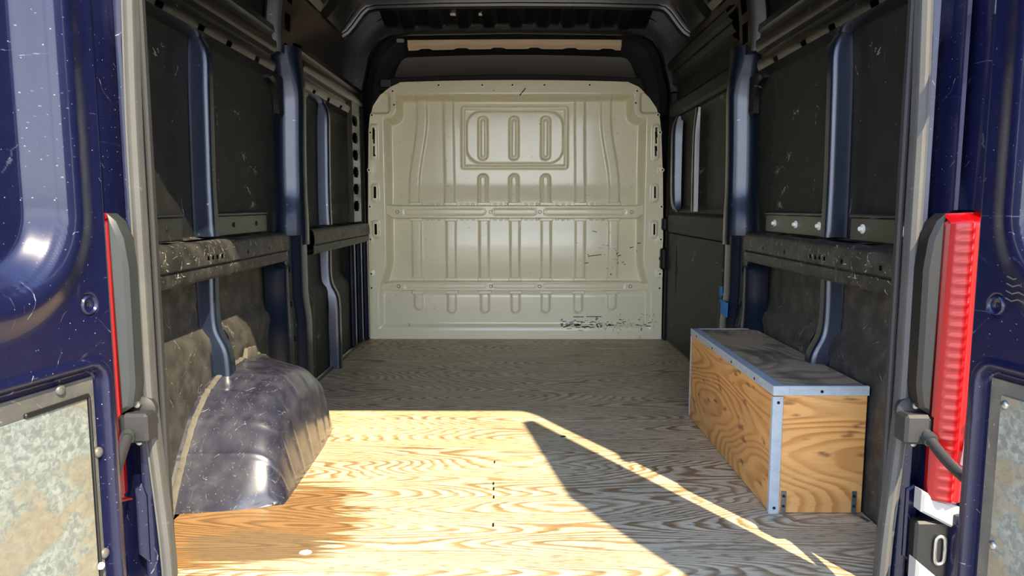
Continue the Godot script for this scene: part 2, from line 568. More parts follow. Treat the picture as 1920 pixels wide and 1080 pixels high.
# pressed hat rib standing on a side: rows of [y, z, width, proud, base distance]
func hat(rows: Array, s: int, lip := 0.014, rad := 0.35) -> MB:
	var b := MB.new()
	var rings := []
	for r in rows:
		var ring := PackedVector3Array()
		var w: float = r[2] * 0.5; var pr: float = r[3]; var bs: float = r[4]
		var slope := minf(0.012, w * 0.3)
		var prof := [[-w - lip, 0.0], [-w, 0.0], [-w + slope * 0.55, pr * 0.62], [-w + slope * 0.8, pr * 0.88], [-w + slope * 1.5, pr * 0.985], [-w * 0.4, pr], [w * 0.4, pr], [w - slope * 1.5, pr * 0.985], [w - slope * 0.8, pr * 0.88], [w - slope * 0.55, pr * 0.62], [w, 0.0], [w + lip, 0.0]]
		for q in prof:
			ring.append(Vector3(s * (bs - 0.002 - q[1]), r[0], r[1] + q[0]))
		rings.append(ring)
	b.loft(rings)
	return b

func dense(rows: Array, n: int) -> Array:
	var out := []
	for i in rows.size() - 1:
		for k in n:
			var t := float(k) / n
			var r := []
			var a: Array = rows[maxi(i - 1, 0)]; var d: Array = rows[mini(i + 2, rows.size() - 1)]
			for j in 5: r.append(cubic_interpolate(rows[i][j], rows[i + 1][j], a[j], d[j], t))
			out.append(r)
	out.append(rows[-1])
	return out

func build_side(s: int) -> void:
	var nm := "left" if s < 0 else "right"
	var w := thing("wall_" + nm, "dark %s of the load bay with navy pressed ribs and scuffed belt rail" % ("fixed side wall" if s < 0 else "side wall behind the plywood box"), "wall", Vector3.ZERO, "", "structure")
	# outer skin, gives the wall its thickness
	bx("body_side", Vector3(s * 1.008, 0.66, -3.30), Vector3(0.045, 1.70, 3.42), M.navy, w, 0.01)
	var bays := [[-1.56, -2.14], [-2.14, -2.95], [-2.95, -3.52], [-3.52, -4.50]]
	var last := 4 if s < 0 else 2
	for i in last:
		for lv in [[-0.01, 0.66, 30], [0.66, 1.44, 20]]:
			var b := MB.new()
			var z0: float = bays[i][0]; var z1: float = bays[i][1]
			var fn := func(z, y):
				var e := minf(absf(z - z0), absf(z - z1))
				var inset := 0.0
				if y > 0.8 and y < 1.30: inset = 0.006 * sm(0.06, 0.10, e) * sm(0.80, 0.84, y) * (1.0 - sm(1.26, 1.30, y))
				return Vector3(s * (skin_x(y) + inset), y, z)
			b.sheet(span(z0, z1, 36), span(lv[0], lv[1], lv[2]), fn)
			part("side_panel", b, M.dusty if lv[0] < 0.1 and i < 2 else M.skin, w, 180.0)
	# front bay backing on the sliding door side
	if s > 0:
		bx("door_opening_backing", Vector3(0.975, 0.7, -3.74), Vector3(0.02, 1.5, 1.56), M.black, w)
	# belt rail with openings in its ledge
	var prof := [Vector2(0.972, 0.727), Vector2(0.962, 0.7225), Vector2(0.950, 0.7205), Vector2(0.917, 0.7185), Vector2(0.900, 0.717), Vector2(0.891, 0.712), Vector2(0.886, 0.703), Vector2(0.884, 0.690), Vector2(0.883, 0.676), Vector2(0.883, 0.664), Vector2(0.884, 0.652), Vector2(0.889, 0.648), Vector2(0.893, 0.6465), Vector2(0.889, 0.643), Vector2(0.888, 0.632), Vector2(0.889, 0.614), Vector2(0.894, 0.607), Vector2(0.93, 0.606), Vector2(0.968, 0.606)]
	var runs := [[-1.57, -2.80, [[-1.885, -1.945], [-2.02, -2.20], [-2.335, -2.53], [-2.575, -2.635]]], [-3.16, -4.36, [[-3.27, -3.46], [-3.76, -3.95]]]]
	if s > 0: runs = [[-1.57, -2.80, [[-1.86, -1.92], [-1.965, -2.135], [-2.22, -2.43], [-2.50, -2.56]]]]
	for r in runs:
		var b := MB.new()
		var br := [r[0], r[1]]
		for h in r[2]:
			br.append(h[0]); br.append(h[1])
		var us := merged([br, span(r[1], r[0], 40)])
		var slots := []   # narrow slots in the front face
		for k in 5: slots.append(r[0] + (r[1] - r[0]) * (0.14 + 0.17 * k))
		for q in [0.40, 0.425, 0.45]: slots.append(r[0] + (r[1] - r[0]) * q)
		var extra := []
		for q in slots:
			extra.append(q - 0.006); extra.append(q + 0.006)
		us = merged([us, extra])
		var holes: Array = r[2]
		b.sheet(us, range(prof.size()), func(z, j):
			return Vector3(s * prof[int(j)].x, prof[int(j)].y, z), func(z, j):
			if int(j) == 2:
				for h in holes:
					if z < h[0] and z > h[1]: return true
			if int(j) == 8:
				for q in slots:
					if absf(z - q) < 0.006: return true
			return false)
		part("belt_rail", b, M.scuffed, w, 35.0, "black rail with pale scratches")
	# hemmed flange strip above the rail
	var bolts := []
	for q in [[-1.60, -2.06], [-2.20, -2.76]]:
		var b := MB.new()
		var c: float = (q[0] + q[1]) * 0.5; var l: float = q[0] - q[1]
		b.box(Vector3(s * 0.957, 0.755, c), Vector3(0.010, 0.066, l), 0.003)
		part("flange_strip", b, M.inner, w, 20.0)
		b = MB.new()
		b.tube([Vector3(s * 0.953, 0.792, q[0]), Vector3(s * 0.953, 0.792, q[1])], 0.0065, 8)
		part("rolled_hem", b, M.inner, w, 60.0)
		for k in 2: bolts.append(q[0] - l * (0.42 + 0.38 * k))
	if s > 0: bolts = [-1.78, -1.985, -2.27, -2.46, -2.66]
	for z in bolts:
		var b := MB.new()
		var xf := Transform3D(Basis(Vector3(0, 0, 1), Vector3(0, 1, 0), Vector3(-s, 0, 0)), Vector3(s * 0.952, 0.757, z))
		b.lathe([Vector2(0.0135, 0.0), Vector2(0.013, 0.003), Vector2(0.007, 0.0035), Vector2(0.0065, 0.011), Vector2(0.004, 0.013), Vector2(0.0, 0.013)] if s > 0 else [Vector2(0.008, 0), Vector2(0.008, 0.002), Vector2(0.0, 0.002)], 12, xf)
		part("bolt" if s > 0 else "bolt_hole", b, M.white if s > 0 else M.dark_hole, w, 40.0)
	# upper beam under the roof
	var up := [Vector2(0.962, 1.315), Vector2(0.935, 1.318), Vector2(0.917, 1.326), Vector2(0.911, 1.342), Vector2(0.912, 1.362), Vector2(0.926, 1.371), Vector2(0.927, 1.386), Vector2(0.908, 1.395), Vector2(0.902, 1.412), Vector2(0.903, 1.436), Vector2(0.918, 1.447), Vector2(0.921, 1.462), Vector2(0.908, 1.472), Vector2(0.912, 1.496), Vector2(0.935, 1.505), Vector2(0.960, 1.508)]
	for r in ([[-1.56, -2.80], [-3.15, -4.40]] if s < 0 else [[-1.56, -2.80]]):
		var b := MB.new()
		b.sheet(span(r[0], r[1], 30), range(up.size()), func(z, j):
			return Vector3(s * up[int(j)].x, up[int(j)].y, z), func(z, j):
			return int(j) == 2 and fposmod(z, 0.24) < 0.035)
		part("upper_beam", b, M.inner, w, 30.0)
	# ribs
	var ribs := [-2.215, -3.60] if s < 0 else [-2.165]
	for z in ribs:
		part("rib", hat(dense([[0.727, z, 0.064, 0.052, 0.972], [0.9, z, 0.060, 0.050, 0.972], [1.15, z, 0.060, 0.050, 0.968], [1.27, z - 0.004, 0.060, 0.046, 0.965], [1.325, z - 0.006, 0.052, 0.020, 0.962]], 6), s), M.pillar, w, 50.0)
		part("rib", hat(dense([[0.0, z, 0.072, 0.050, 0.938], [0.2, z, 0.072, 0.050, 0.938], [0.36, z, 0.070, 0.046, 0.938], [0.45, z, 0.066, 0.042, 0.968], [0.612, z, 0.060, 0.044, 0.972]], 6), s), M.pillar, w, 50.0)
		# slotted flange beside the rib
		for yy in [[0.80, 1.22], [0.10, 0.56]]:
			var b := MB.new()
			var rows := span(yy[0], yy[1], 24)
			b.sheet(rows, [0.0, 0.006, 0.012, 0.020], func(y, q):
				return Vector3(s * (skin_x(y) - 0.016 - 0.004 * sin(q * 150.0)), y, z - 0.048 - q), func(y, q):
				return absf(q - 0.009) < 0.004 and fposmod(y * 24.0 / 0.42, 3.0) < 1.0)
			part("slotted_flange", b, M.inner, w, 30.0)
	# C pillar: broad navy face, narrow nose, perforated flange
	var face := [Vector2(0.968, -2.915), Vector2(0.964, -2.945), Vector2(0.953, -2.962), Vector2(0.935, -2.971), Vector2(0.912, -2.980), Vector2(0.893, -2.988), Vector2(0.882, -2.998), Vector2(0.876, -3.018), Vector2(0.876, -3.045), Vector2(0.884, -3.066), Vector2(0.90, -3.080)]
	var pf := MB.new()
	pf.sheet(span(0.66, 1.455, 30), range(face.size()), func(y, j):
		var q: Vector2 = face[int(j)]
		var fl: float = sm(1.24, 1.45, y)
		var wv: float = sm(0.90, 0.74, y)
		return Vector3(s * (q.x - 0.012 * sm(0.9, 1.5, y) * (1.0 - fl) - 0.010 * wv * (1.0 - absf(float(j) - 6.0) / 6.0)), y, q.y + 0.06 * fl * (1.0 - float(j) / 10.0) + 0.05 * wv * (1.0 - float(j) / 10.0)))
	part("pillar_face", pf, M.pillar, w, 180.0)
	var foot := [Vector2(0.945, -2.67), Vector2(0.932, -2.70), Vector2(0.912, -2.728), Vector2(0.892, -2.750), Vector2(0.884, -2.772), Vector2(0.884, -2.80), Vector2(0.896, -2.816), Vector2(0.904, -2.84), Vector2(0.904, -2.91), Vector2(0.894, -2.928), Vector2(0.876, -2.945), Vector2(0.868, -2.965), Vector2(0.868, -3.03), Vector2(0.878, -3.055), Vector2(0.90, -3.075)]
	pf = MB.new()
	pf.sheet(span(-0.01, 0.70, 40), range(foot.size()), func(y, j):
		var q: Vector2 = foot[int(j)]
		var ub: float = sm(0.33, 0.47, y)
		var x: float = q.x + 0.012 * ub
		var z: float = q.y
		if int(j) < 8: z -= (0.05 * ub) * (1.0 - float(j) / 8.0)
		if int(j) < 7: x = lerpf(x, 0.968, 0.75 * sm(0.575, 0.612, y))
		return Vector3(s * x, y, z))
	part("pillar_foot", pf, M.pillar, w, 50.0)
	var fs := MB.new()
	fs.sheet(span(0.02, 0.58, 24), [0.0, 1.0, 2.0, 3.0], func(y, j):
		return Vector3(s * (0.902 - [0.0, 0.010, 0.010, 0.0][int(j)] + 0.012 * sm(0.33, 0.47, y)), y, -2.845 - [0.0, 0.004, 0.028, 0.032][int(j)]), func(y, j):
		return int(j) == 1 and fposmod(y, 0.14) < 0.024)
	part("slotted_flange", fs, M.skin, w, 30.0)
	var fb := MB.new()
	var ys := merged([span(0.0, 1.46, 60), [0.40, 0.455, 0.53, 0.585, 0.93, 1.0, 1.16, 1.20]])
	fb.sheet(ys, [0.0, 0.02, 0.035, 0.068, 0.085, 0.10], func(y, q):
		return Vector3(s * (skin_x(y) - (0.052 - 0.20 * absf(q - 0.045))), y, -3.07 - q), func(y, q):
		if q > 0.035 and q < 0.068:
			for h in [[0.40, 0.455], [0.53, 0.585], [0.93, 1.0], [1.16, 1.20]]:
				if y > h[0] and y < h[1]: return true
		return false)
	part("perforated_flange", fb, M.skin, w, 35.0)
	# rounded gussets between pillar and upper beam
	for g in [[-2.955, 1], [-3.165, -1]]:
		if s > 0 and g[1] < 0: continue
		var poly := PackedVector2Array([Vector2(0, 0.0), Vector2(0, -0.16)])
		for k in 9:
			var a := PI + (PI * 0.5) * (1.0 - k / 8.0) - PI * 0.5
			poly.append(Vector2(0.035 + 0.10 * (1.0 - sin(PI * 0.5 * k / 8.0 + 0.0)) * 0.0 + 0.11 * (1.0 - cos(PI * 0.5 * k / 8.0)), -0.15 + 0.12 * sin(PI * 0.5 * k / 8.0)))
		poly.append(Vector2(0.15, 0.0))
		var b := MB.new()
		var bs := Basis(Vector3(0, 0, g[1]), Vector3(0, 1, 0), Vector3(-s, 0, 0))
		b.prism(poly, 0.032, Transform3D(bs, Vector3(s * 0.962, 1.335, g[0])), 0.010)
		part("gusset", b, M.inner, w, 30.0)
	# front post beside the bulkhead
	if s < 0:
		var b := MB.new()
		var hs := []
		for k in 6: hs.append([0.79 + 0.095 * k, 0.79 + 0.095 * k + 0.058])
		var fl := []
		for h in hs:
			fl.append_array([h[0], h[0] + 0.012, h[1] - 0.012, h[1]])
		b.sheet(merged([fl, [0.73, 1.40]]), [-4.02, -4.055, -4.07, -4.17, -4.185, -4.24], func(y, z):
			return Vector3(s * (0.925 - 0.02 * sm(-4.02, -4.06, z)), y, z), func(y, z):
			for h in hs:
				if y > h[0] and y < h[1] and z < -4.055 and z > -4.185:
					return not ((y < h[0] + 0.012 or y > h[1] - 0.012) and (z > -4.07 or z < -4.17))
			return false)
		part("perforated_post", b, M.inner, w, 25.0)
		for k in 3: bx("lower_post", Vector3(-0.925 + 0.012 * k, 0.32, -4.06 - 0.12 * k), Vector3(0.03, 0.60, 0.05), M.pillar, w, 0.01)
	bx("bulkhead_post", Vector3(s * 0.935, 0.74, -4.395), Vector3(0.052, 1.5, 0.10), M.black, w, 0.012)
	# footing strip along the floor
	bx("floor_flange", Vector3(s * 0.932, 0.008, -3.72), Vector3(0.02, 0.03, 1.32), M.inner, w, 0.005)

func build_sliding_door() -> void:
	var d := thing("door_3", "black sliding side door with ribbed inner panel beside the cream bulkhead", "door", Vector3(0.0, 0.0, -3.74), "", "structure")
	var zc := 3.74
	# lower trim board, belt, upper frame
	bx("lower_board", Vector3(0.925, 0.335, -0.02), Vector3(0.012, 0.65, 1.14), M.skin, d, 0.004)
	var b := MB.new()
	var belt := [Vector2(0.93, 0.66), Vector2(0.915, 0.665), Vector2(0.908, 0.68), Vector2(0.906, 0.74), Vector2(0.91, 0.765), Vector2(0.93, 0.78), Vector2(0.965, 0.785)]
	b.sheet(span(0.57, -0.57, 10), range(belt.size()), func(z, j): return Vector3(belt[int(j)].x, belt[int(j)].y, z))
	part("belt", b, M.skin, d, 40.0)
	# recessed upper panels with rounded frames
	for r in [[0.02, 0.50], [-0.50, -0.08]]:
		b = MB.new()
		b.sheet(span(r[0] - 0.06, r[1] + 0.06, 50), span(0.77, 1.345, 50), func(z, y):
			var q := rr(z, y, r[0], r[1], 0.81, 1.30, 0.06)
			return Vector3(0.962 - 0.022 * sm(-0.012, 0.016, q), y, z))
		part("upper_panel", b, M.skin, d, 180.0)
	part("rib", hat(dense([[0.79, -0.03, 0.05, 0.03, 0.945], [1.0, -0.03, 0.045, 0.032, 0.945], [1.2, -0.03, 0.04, 0.03, 0.945], [1.32, -0.03, 0.05, 0.02, 0.945]], 5), 1), M.inner, d, 50.0)
	part("front_post", hat(dense([[0.78, -0.50, 0.15, 0.02, 0.955], [0.86, -0.50, 0.10, 0.045, 0.955], [1.1, -0.50, 0.085, 0.05, 0.955], [1.26, -0.50, 0.09, 0.05, 0.955], [1.34, -0.50, 0.13, 0.03, 0.955]], 5), 1), M.pillar, d, 50.0)
	b = MB.new()
	var hd := [Vector2(0.955, 1.325), Vector2(0.92, 1.33), Vector2(0.908, 1.345), Vector2(0.908, 1.40), Vector2(0.918, 1.415), Vector2(0.95, 1.42), Vector2(0.95, 1.52), Vector2(0.925, 1.53), Vector2(0.921, 1.545), Vector2(0.935, 1.553), Vector2(0.925, 1.565), Vector2(0.915, 1.585), Vector2(0.92, 1.60), Vector2(0.90, 1.612), Vector2(0.888, 1.64), Vector2(0.90, 1.66), Vector2(0.93, 1.665)]
	b.sheet(span(0.58, -0.60, 12), range(hd.size()), func(z, j): return Vector3(hd[int(j)].x, hd[int(j)].y, z))
	part("door_header", b, M.skin, d, 30.0)
	bx("catch", Vector3(0.897, 0.50, -0.655), Vector3(0.035, 0.13, 0.07), M.black, d, 0.01)
	bx("catch_tongue", Vector3(0.879, 0.50, -0.655), Vector3(0.008, 0.02, 0.03), M.grey_plastic, d, 0.003)
	bx("upper_catch", Vector3(0.90, 0.71, -0.655), Vector3(0.03, 0.075, 0.06), M.black, d, 0.008)
	# tear in the board
	b = MB.new()
	b.prism(PackedVector2Array([Vector2(0, 0.14), Vector2(0.02, 0.02), Vector2(0.045, -0.01), Vector2(0.02, -0.03), Vector2(0.006, -0.15), Vector2(-0.012, -0.02), Vector2(-0.008, 0.06)]), 0.002, Transform3D(Basis(Vector3(0, 0, 1), Vector3(0, 1, 0), Vector3(-1, 0, 0)), Vector3(0.9195, 0.46, -0.38)))
	part("tear", b, M.dark_hole, d, 20.0)

func hoop(zc: float, wd: float, proud: float, q0: float, holes: bool, mat: Material, parent: Node3D, called: String) -> void:
	var b := MB.new()
	var qs := span(q0, 2.0 - q0, 110)
	var vs := [0.0, 0.10, 0.14, 0.20, 0.36, 0.64, 0.80, 0.86, 0.90, 1.0]
	var hts := [0.0, 0.0, 0.6, 1.0, 1.0, 1.0, 1.0, 0.6, 0.0, 0.0]
	b.sheet(qs, range(10), func(q, j):
		var sgn := -1.0 if q <= 1.0 else 1.0
		var qq: float = q if q <= 1.0 else 2.0 - q
		var a := section(qq, -0.004 - proud * hts[int(j)])
		return Vector3(sgn * a.x, a.y, zc + wd * (0.5 - vs[int(j)])), (func(q, j):
		return int(j) == 4 and fposmod(q, 0.09) < 0.052 and (q < 0.5 or q > 1.5)) if holes else null)
	part(called, b, mat, parent, 40.0)

func build_ceiling() -> void:
	var c := thing("ceiling", "black high roof with pressed cross bows above the load bay", "ceiling", Vector3.ZERO, "", "structure")
	for lay in [[0.0, "roof_lining_skin"], [0.04, "roof_outer_skin"]]:
		var b := MB.new()
		b.sheet(span(-1.44, -4.98, 30), span(0.0, 2.0, 64), func(z, q):
			var sgn := -1.0 if q <= 1.0 else 1.0
			var a := section(q if q <= 1.0 else 2.0 - q, lay[0])
			return Vector3(sgn * a.x, a.y, z))
		part(lay[1], b, M.inner if lay[0] == 0.0 else M.navy, c, 180.0)
	hoop(-2.20, 0.10, 0.03, 0.15, false, M.inner, c, "roof_bow")
	hoop(-2.95, 0.24, 0.05, 0.02, true, M.inner, c, "roof_bow")
	hoop(-1.62, 0.16, 0.05, 0.0, false, M.inner, c, "roof_bow")
	# bow with straight shoulders
	var b := MB.new()
	var path := [Vector2(-0.925, 1.715), Vector2(-0.893, 1.735), Vector2(-0.865, 1.765), Vector2(-0.81, 1.835), Vector2(-0.785, 1.856), Vector2(-0.745, 1.864), Vector2(-0.4, 1.874), Vector2(0, 1.877), Vector2(0.4, 1.874), Vector2(0.745, 1.864), Vector2(0.785, 1.856), Vector2(0.81, 1.835), Vector2(0.865, 1.765), Vector2(0.893, 1.735), Vector2(0.925, 1.715)]
	var rings := []
	for i in path.size():
		var t: Vector2 = (path[mini(i + 1, path.size() - 1)] - path[maxi(i - 1, 0)]).normalized()
		var n := Vector2(-t.y, t.x)
		var ring := PackedVector3Array()
		for q in [[0.058, 0.07], [0.05, 0.022], [0.046, 0.014], [0.03, 0.012], [0.026, 0.0], [-0.026, 0.0], [-0.03, 0.012], [-0.046, 0.014], [-0.05, 0.022], [-0.058, 0.07]]:
			var p2: Vector2 = path[i] + n * q[1]
			ring.append(Vector3(p2.x, p2.y, -4.0 + q[0]))
		rings.append(ring)
	b.loft(rings)
	part("roof_bow", b, M.inner, c, 35.0)
	# hoop round the bulkhead
	b = MB.new()
	path = []
	for q in [Vector2(-0.912, 1.40), Vector2(-0.905, 1.50), Vector2(-0.88, 1.60), Vector2(-0.862, 1.68), Vector2(-0.84, 1.735), Vector2(-0.80, 1.785), Vector2(-0.74, 1.815), Vector2(-0.64, 1.828)]: path.append(q)
	path.append(Vector2(0, 1.838))
	for k in 8: path.append(Vector2(-path[7 - k].x, path[7 - k].y))
	rings = []
	for i in path.size():
		var t: Vector2 = (path[mini(i + 1, path.size() - 1)] - path[maxi(i - 1, 0)]).normalized()
		var n := Vector2(-t.y, t.x)
		var ring := PackedVector3Array()
		for q in [[0.045, 0.10], [0.04, 0.010], [0.032, 0.0], [0.0, -0.004], [-0.032, 0.0], [-0.04, 0.010], [-0.045, 0.10]]:
			var p2: Vector2 = path[i] + n * q[1]
			ring.append(Vector3(p2.x, p2.y, -4.40 + q[0]))
		rings.append(ring)
	b.loft(rings)
	part("front_hoop", b, M.inner, c, 35.0)
	# corrugated panel between the bows
	b = MB.new()
	var centers := [-0.62, -0.46, -0.30, -0.155, 0.0, 0.155, 0.30, 0.46, 0.62]
	var xs := span(-0.76, 0.76, 150)
	b.sheet(xs, span(-4.03, -4.40, 34), func(x, z):
		var d := 1.0
		for k in centers: d = minf(d, rr(x, z, k - 0.034, k + 0.034, -4.33, -4.10, 0.012))
		var y: float = lerpf(1.932, 1.860, sm(-4.03, -4.42, z)) - 0.018 * (x / 0.76) * (x / 0.76)
		return Vector3(x, y - 0.022 * (1.0 - sm(-0.004, 0.014, d)), z))
	part("corrugated_panel", b, M.inner, c, 180.0)
	# slotted cove plates
	for s in [-1, 1]:
		for z in [-3.35, -3.75]:
			var nrm := Vector3(-s * 0.80, -0.6, 0).normalized()
			var bs := Basis(Vector3(0, 0, 1), Vector3(s * 0.6, -0.8, 0) * -1.0, nrm)
			b = MB.new()
			b.sheet(merged([span(-0.14, 0.14, 8), [-0.11, -0.05, 0.0, 0.06]]), merged([[-0.09, -0.055, 0.055, 0.09]]), func(u, v):
				return Vector3(s * 0.868, 1.80, z) + bs * Vector3(u, v, 0.012 - 0.10 * maxf(absf(v) - 0.055, 0.0)), func(u, v):
				return absf(v) < 0.05 and ((u > -0.11 and u < -0.05) or (u > 0.0 and u < 0.06)))
			part("cove_plate", b, M.inner, c, 30.0)
	bx("roof_tab", Vector3(-0.347, 1.892, -4.205), Vector3(0.045, 0.012, 0.02), M.white, c, 0.002)  # small white blocks set under the corrugated panel
	bx("roof_tab", Vector3(-0.188, 1.892, -4.205), Vector3(0.045, 0.012, 0.02), M.white, c, 0.002)

func build_front() -> void:
	var w := thing("wall_front", "dark cab space behind the bulkhead", "wall", Vector3.ZERO, "", "structure")
	bx("cab_closing", Vector3(0, 0.9, -4.98), Vector3(2.06, 2.2, 0.06), M.black, w)
	# overhead storage of the cab seen above the bulkhead
	var o := thing("overhead_shelf", "grey fabric overhead cab shelf with pink foam edge above the bulkhead", "shelf", Vector3(0, 1.55, -4.5))
	var b := MB.new()
	# curved lining
	b.sheet(span(-1.0, 1.0, 60), span(0.0, 1.0, 16), func(u, t):
		var e: float = absf(u)
		var hw := 0.70 + 0.07 * sqrt(maxf(0.0, 1.0 - t * t)) - 0.02
		return Vector3(u * hw - 0.005, 0.055 + t * (0.165 - 0.02 * e * e), -0.10 - 0.10 * sin(t * PI * 0.55) + 0.02 * e * e))
	part("lining", b, M.lining, o, 180.0)
	b = MB.new()
	b.sheet(span(-0.665, 0.648, 80), [0.0, 0.15, 0.3, 0.6, 0.85, 1.0], func(x, t):
		var notch := 0.0
		for k in 6:
			var cx := -0.56 + 0.225 * k
			notch = maxf(notch, 1.0 - sm(0.03, 0.045, absf(x - cx)))
		var y: float = 0.212 + 0.022 * (1.0 - x * x) + t * (0.062 - 0.012 * (1.0 - x * x))
		var z := -0.075 + 0.018 * sin(minf(t * 1.25, 1.0) * PI * 0.5)
		if t < 0.2: z -= 0.006 + 0.012 * (1.0 - notch)
		elif t < 0.5: z += 0.006 * notch
		return Vector3(x, y + (0.006 * notch if t < 0.5 else 0.0), z))
	part("foam_edge", b, M.foam, o, 60.0, "pinkish foam edge strip")
	b = MB.new()
	b.prism(PackedVector2Array([Vector2(-0.84, -0.03), Vector2(0.80, -0.03), Vector2(0.76, 0.045), Vector2(0.4, 0.062), Vector2(0, 0.068), Vector2(-0.4, 0.062), Vector2(-0.77, 0.048)]), 0.05, Transform3D(Basis.IDENTITY, Vector3(0, 0, -0.06)), 0.006)
	part("shelf_lip", b, M.shelf, o, 30.0)
	bx("end_bracket", Vector3(-0.79, 0.01, 0.005), Vector3(0.07, 0.05, 0.02), M.inner, o, 0.004)
	bx("end_clip", Vector3(-0.70, 0.265, 0.0), Vector3(0.045, 0.022, 0.012), M.pale_plastic, o, 0.003)

# ------------------------------------------------------------------ bulkhead
var BR := []
func bulk_h(x: float, y: float) -> float:
	var ax := absf(x + 0.006)
	var low := sm(0.26, 0.37, y)
	var dep := lerpf(0.020, 0.072, low)
	var hw := lerpf(0.845, 0.79, sm(0.25, 0.5, y))
	var d := maxf(ax - hw, y - 1.485)
	var na := ax - 0.715; var nb := y - 1.345
	var hh := clampf(0.5 + 0.5 * (nb - na) / 0.07, 0.0, 1.0)
	var nm := lerpf(nb, na, hh) - 0.07 * hh * (1.0 - hh)
	d = maxf(d, nm)
	d = maxf(d, 0.055 - y)
	var inside := 1.0 - sm(-0.040, 0.0, d)
	var z := -dep * inside
	# corner pockets
	var e := rr(ax, y, 0.745, 0.90, 1.365, 1.50, 0.03)
	e = maxf(e, (ax - 0.80) * 0.75 + (y - 1.44) * 0.70 - 0.035)
	z -= 0.016 * (1.0 - sm(-0.014, 0.0, e))
	# slot pads on the side flange
	if ax > 0.80:
		for q in [[1.10, 1.30], [0.85, 0.945], [0.63, 0.725]]:
			z += 0.007 * (1.0 - sm(0.0, 0.010, rr(ax, y, 0.832, 0.862, q[0], q[1], 0.012)))
		for q in [1.257, 1.035, 0.617, 0.406]:
			z += 0.005 * (1.0 - sm(0.0, 0.006, rr(ax, y, 0.868, 0.91, q - 0.02, q + 0.02, 0.015)))
	if inside < 0.2: return z
	# vertical swages above the upper beam
	var r := 0.0
	if y > 0.78: z += 0.022 * (1.0 - sm(0.80, 0.98, y)) * (1.0 - sm(0.68, 0.77, ax))
	if y > 0.78:
		var t := clampf((y - 0.83) / 0.62, 0.0, 1.0)
		var bend := 1.0 - sm(0.15, 0.85, t)
		var ends := 1.0 - sm(1.475, 1.49, y)
		for q in BR[0]:
			var cx: float = lerpf(q[1], q[0], 1.0 - bend)
			var f := 1.0 - sm(0.024, 0.036, absf(x - cx))
			r = maxf(r, 0.012 * f * ends)
		# framed field in the middle
		var f0 := rr(x, y, -0.337, 0.323, 1.04, 1.425, 0.022)
		var f1 := rr(x, y, -0.308, 0.296, 1.072, 1.398, 0.10)
		r = maxf(r, 0.007 * (1.0 - sm(-0.012, 0.0, f0)) - 0.007 * (1.0 - sm(-0.030, -0.018, f0)))
		r += 0.011 * (1.0 - sm(-0.012, 0.0, f1))
		for cx in [-0.201, -0.011, 0.182]:
			var s0 := rr(x, y, cx - 0.033, cx + 0.033, 1.095, 1.365, 0.03)
			var s1 := rr(x, y, cx - 0.016, cx + 0.016, 1.115, 1.345, 0.014)
			r += -0.013 * (1.0 - sm(-0.011, 0.0, s0)) + 0.009 * (1.0 - sm(-0.008, 0.0, s1))
			s0 = rr(x, y, cx - 0.035, cx + 0.035, 0.70, 1.018, 0.033)
			s1 = rr(x, y, cx - 0.020, cx + 0.020, 0.68, 1.003, 0.02)
			r += 0.012 * (1.0 - sm(-0.011, 0.0, s0)) - 0.007 * (1.0 - sm(-0.008, 0.0, s1))
	elif y > 0.33:
		for cx in BR[1]:
			var f := 1.0 - sm(0.022, 0.034, absf(x - cx))
			r = maxf(r, 0.011 * f)
		# soft belly between the beams
		r += 0.016 * sin(clampf((y - 0.36) / 0.38, 0.0, 1.0) * PI) * (1.0 - sm(0.6, 0.78, ax))
	else:
		for cx in BR[2]:
			var s0 := rr(x, y, cx - 0.032, cx + 0.032, 0.155 + (0.02 if absf(cx) > 0.55 else 0.0), 0.40, 0.03)
			r = maxf(r, 0.010 * (1.0 - sm(-0.014, 0.0, s0)))
		r += 0.012 * sm(0.10, 0.055, y) * inside
	return z + r

func bulk_xl(y: float) -> float:
	return curve_at([[0.0, -0.903], [0.7, -0.900], [1.0, -0.893], [1.273, -0.884], [1.35, -0.876], [1.416, -0.858], [1.479, -0.812], [1.526, -0.747], [1.55, -0.69]], y)
func bulk_xr(y: float) -> float:
	return curve_at([[0.0, 0.902], [0.7, 0.897], [1.0, 0.888], [1.257, 0.872], [1.34, 0.862], [1.40, 0.845], [1.463, 0.800], [1.526, 0.731], [1.55, 0.67]], y)
func curve_at(a: Array, y: float) -> float:
	for i in a.size() - 1:
		if y <= a[i + 1][0]:
			var p0: float = a[maxi(i - 1, 0)][1]; var p3: float = a[mini(i + 2, a.size() - 1)][1]
			return lerpf(a[i][1], a[i + 1][1], (y - a[i][0]) / (a[i + 1][0] - a[i][0]))
	return a[-1][1]

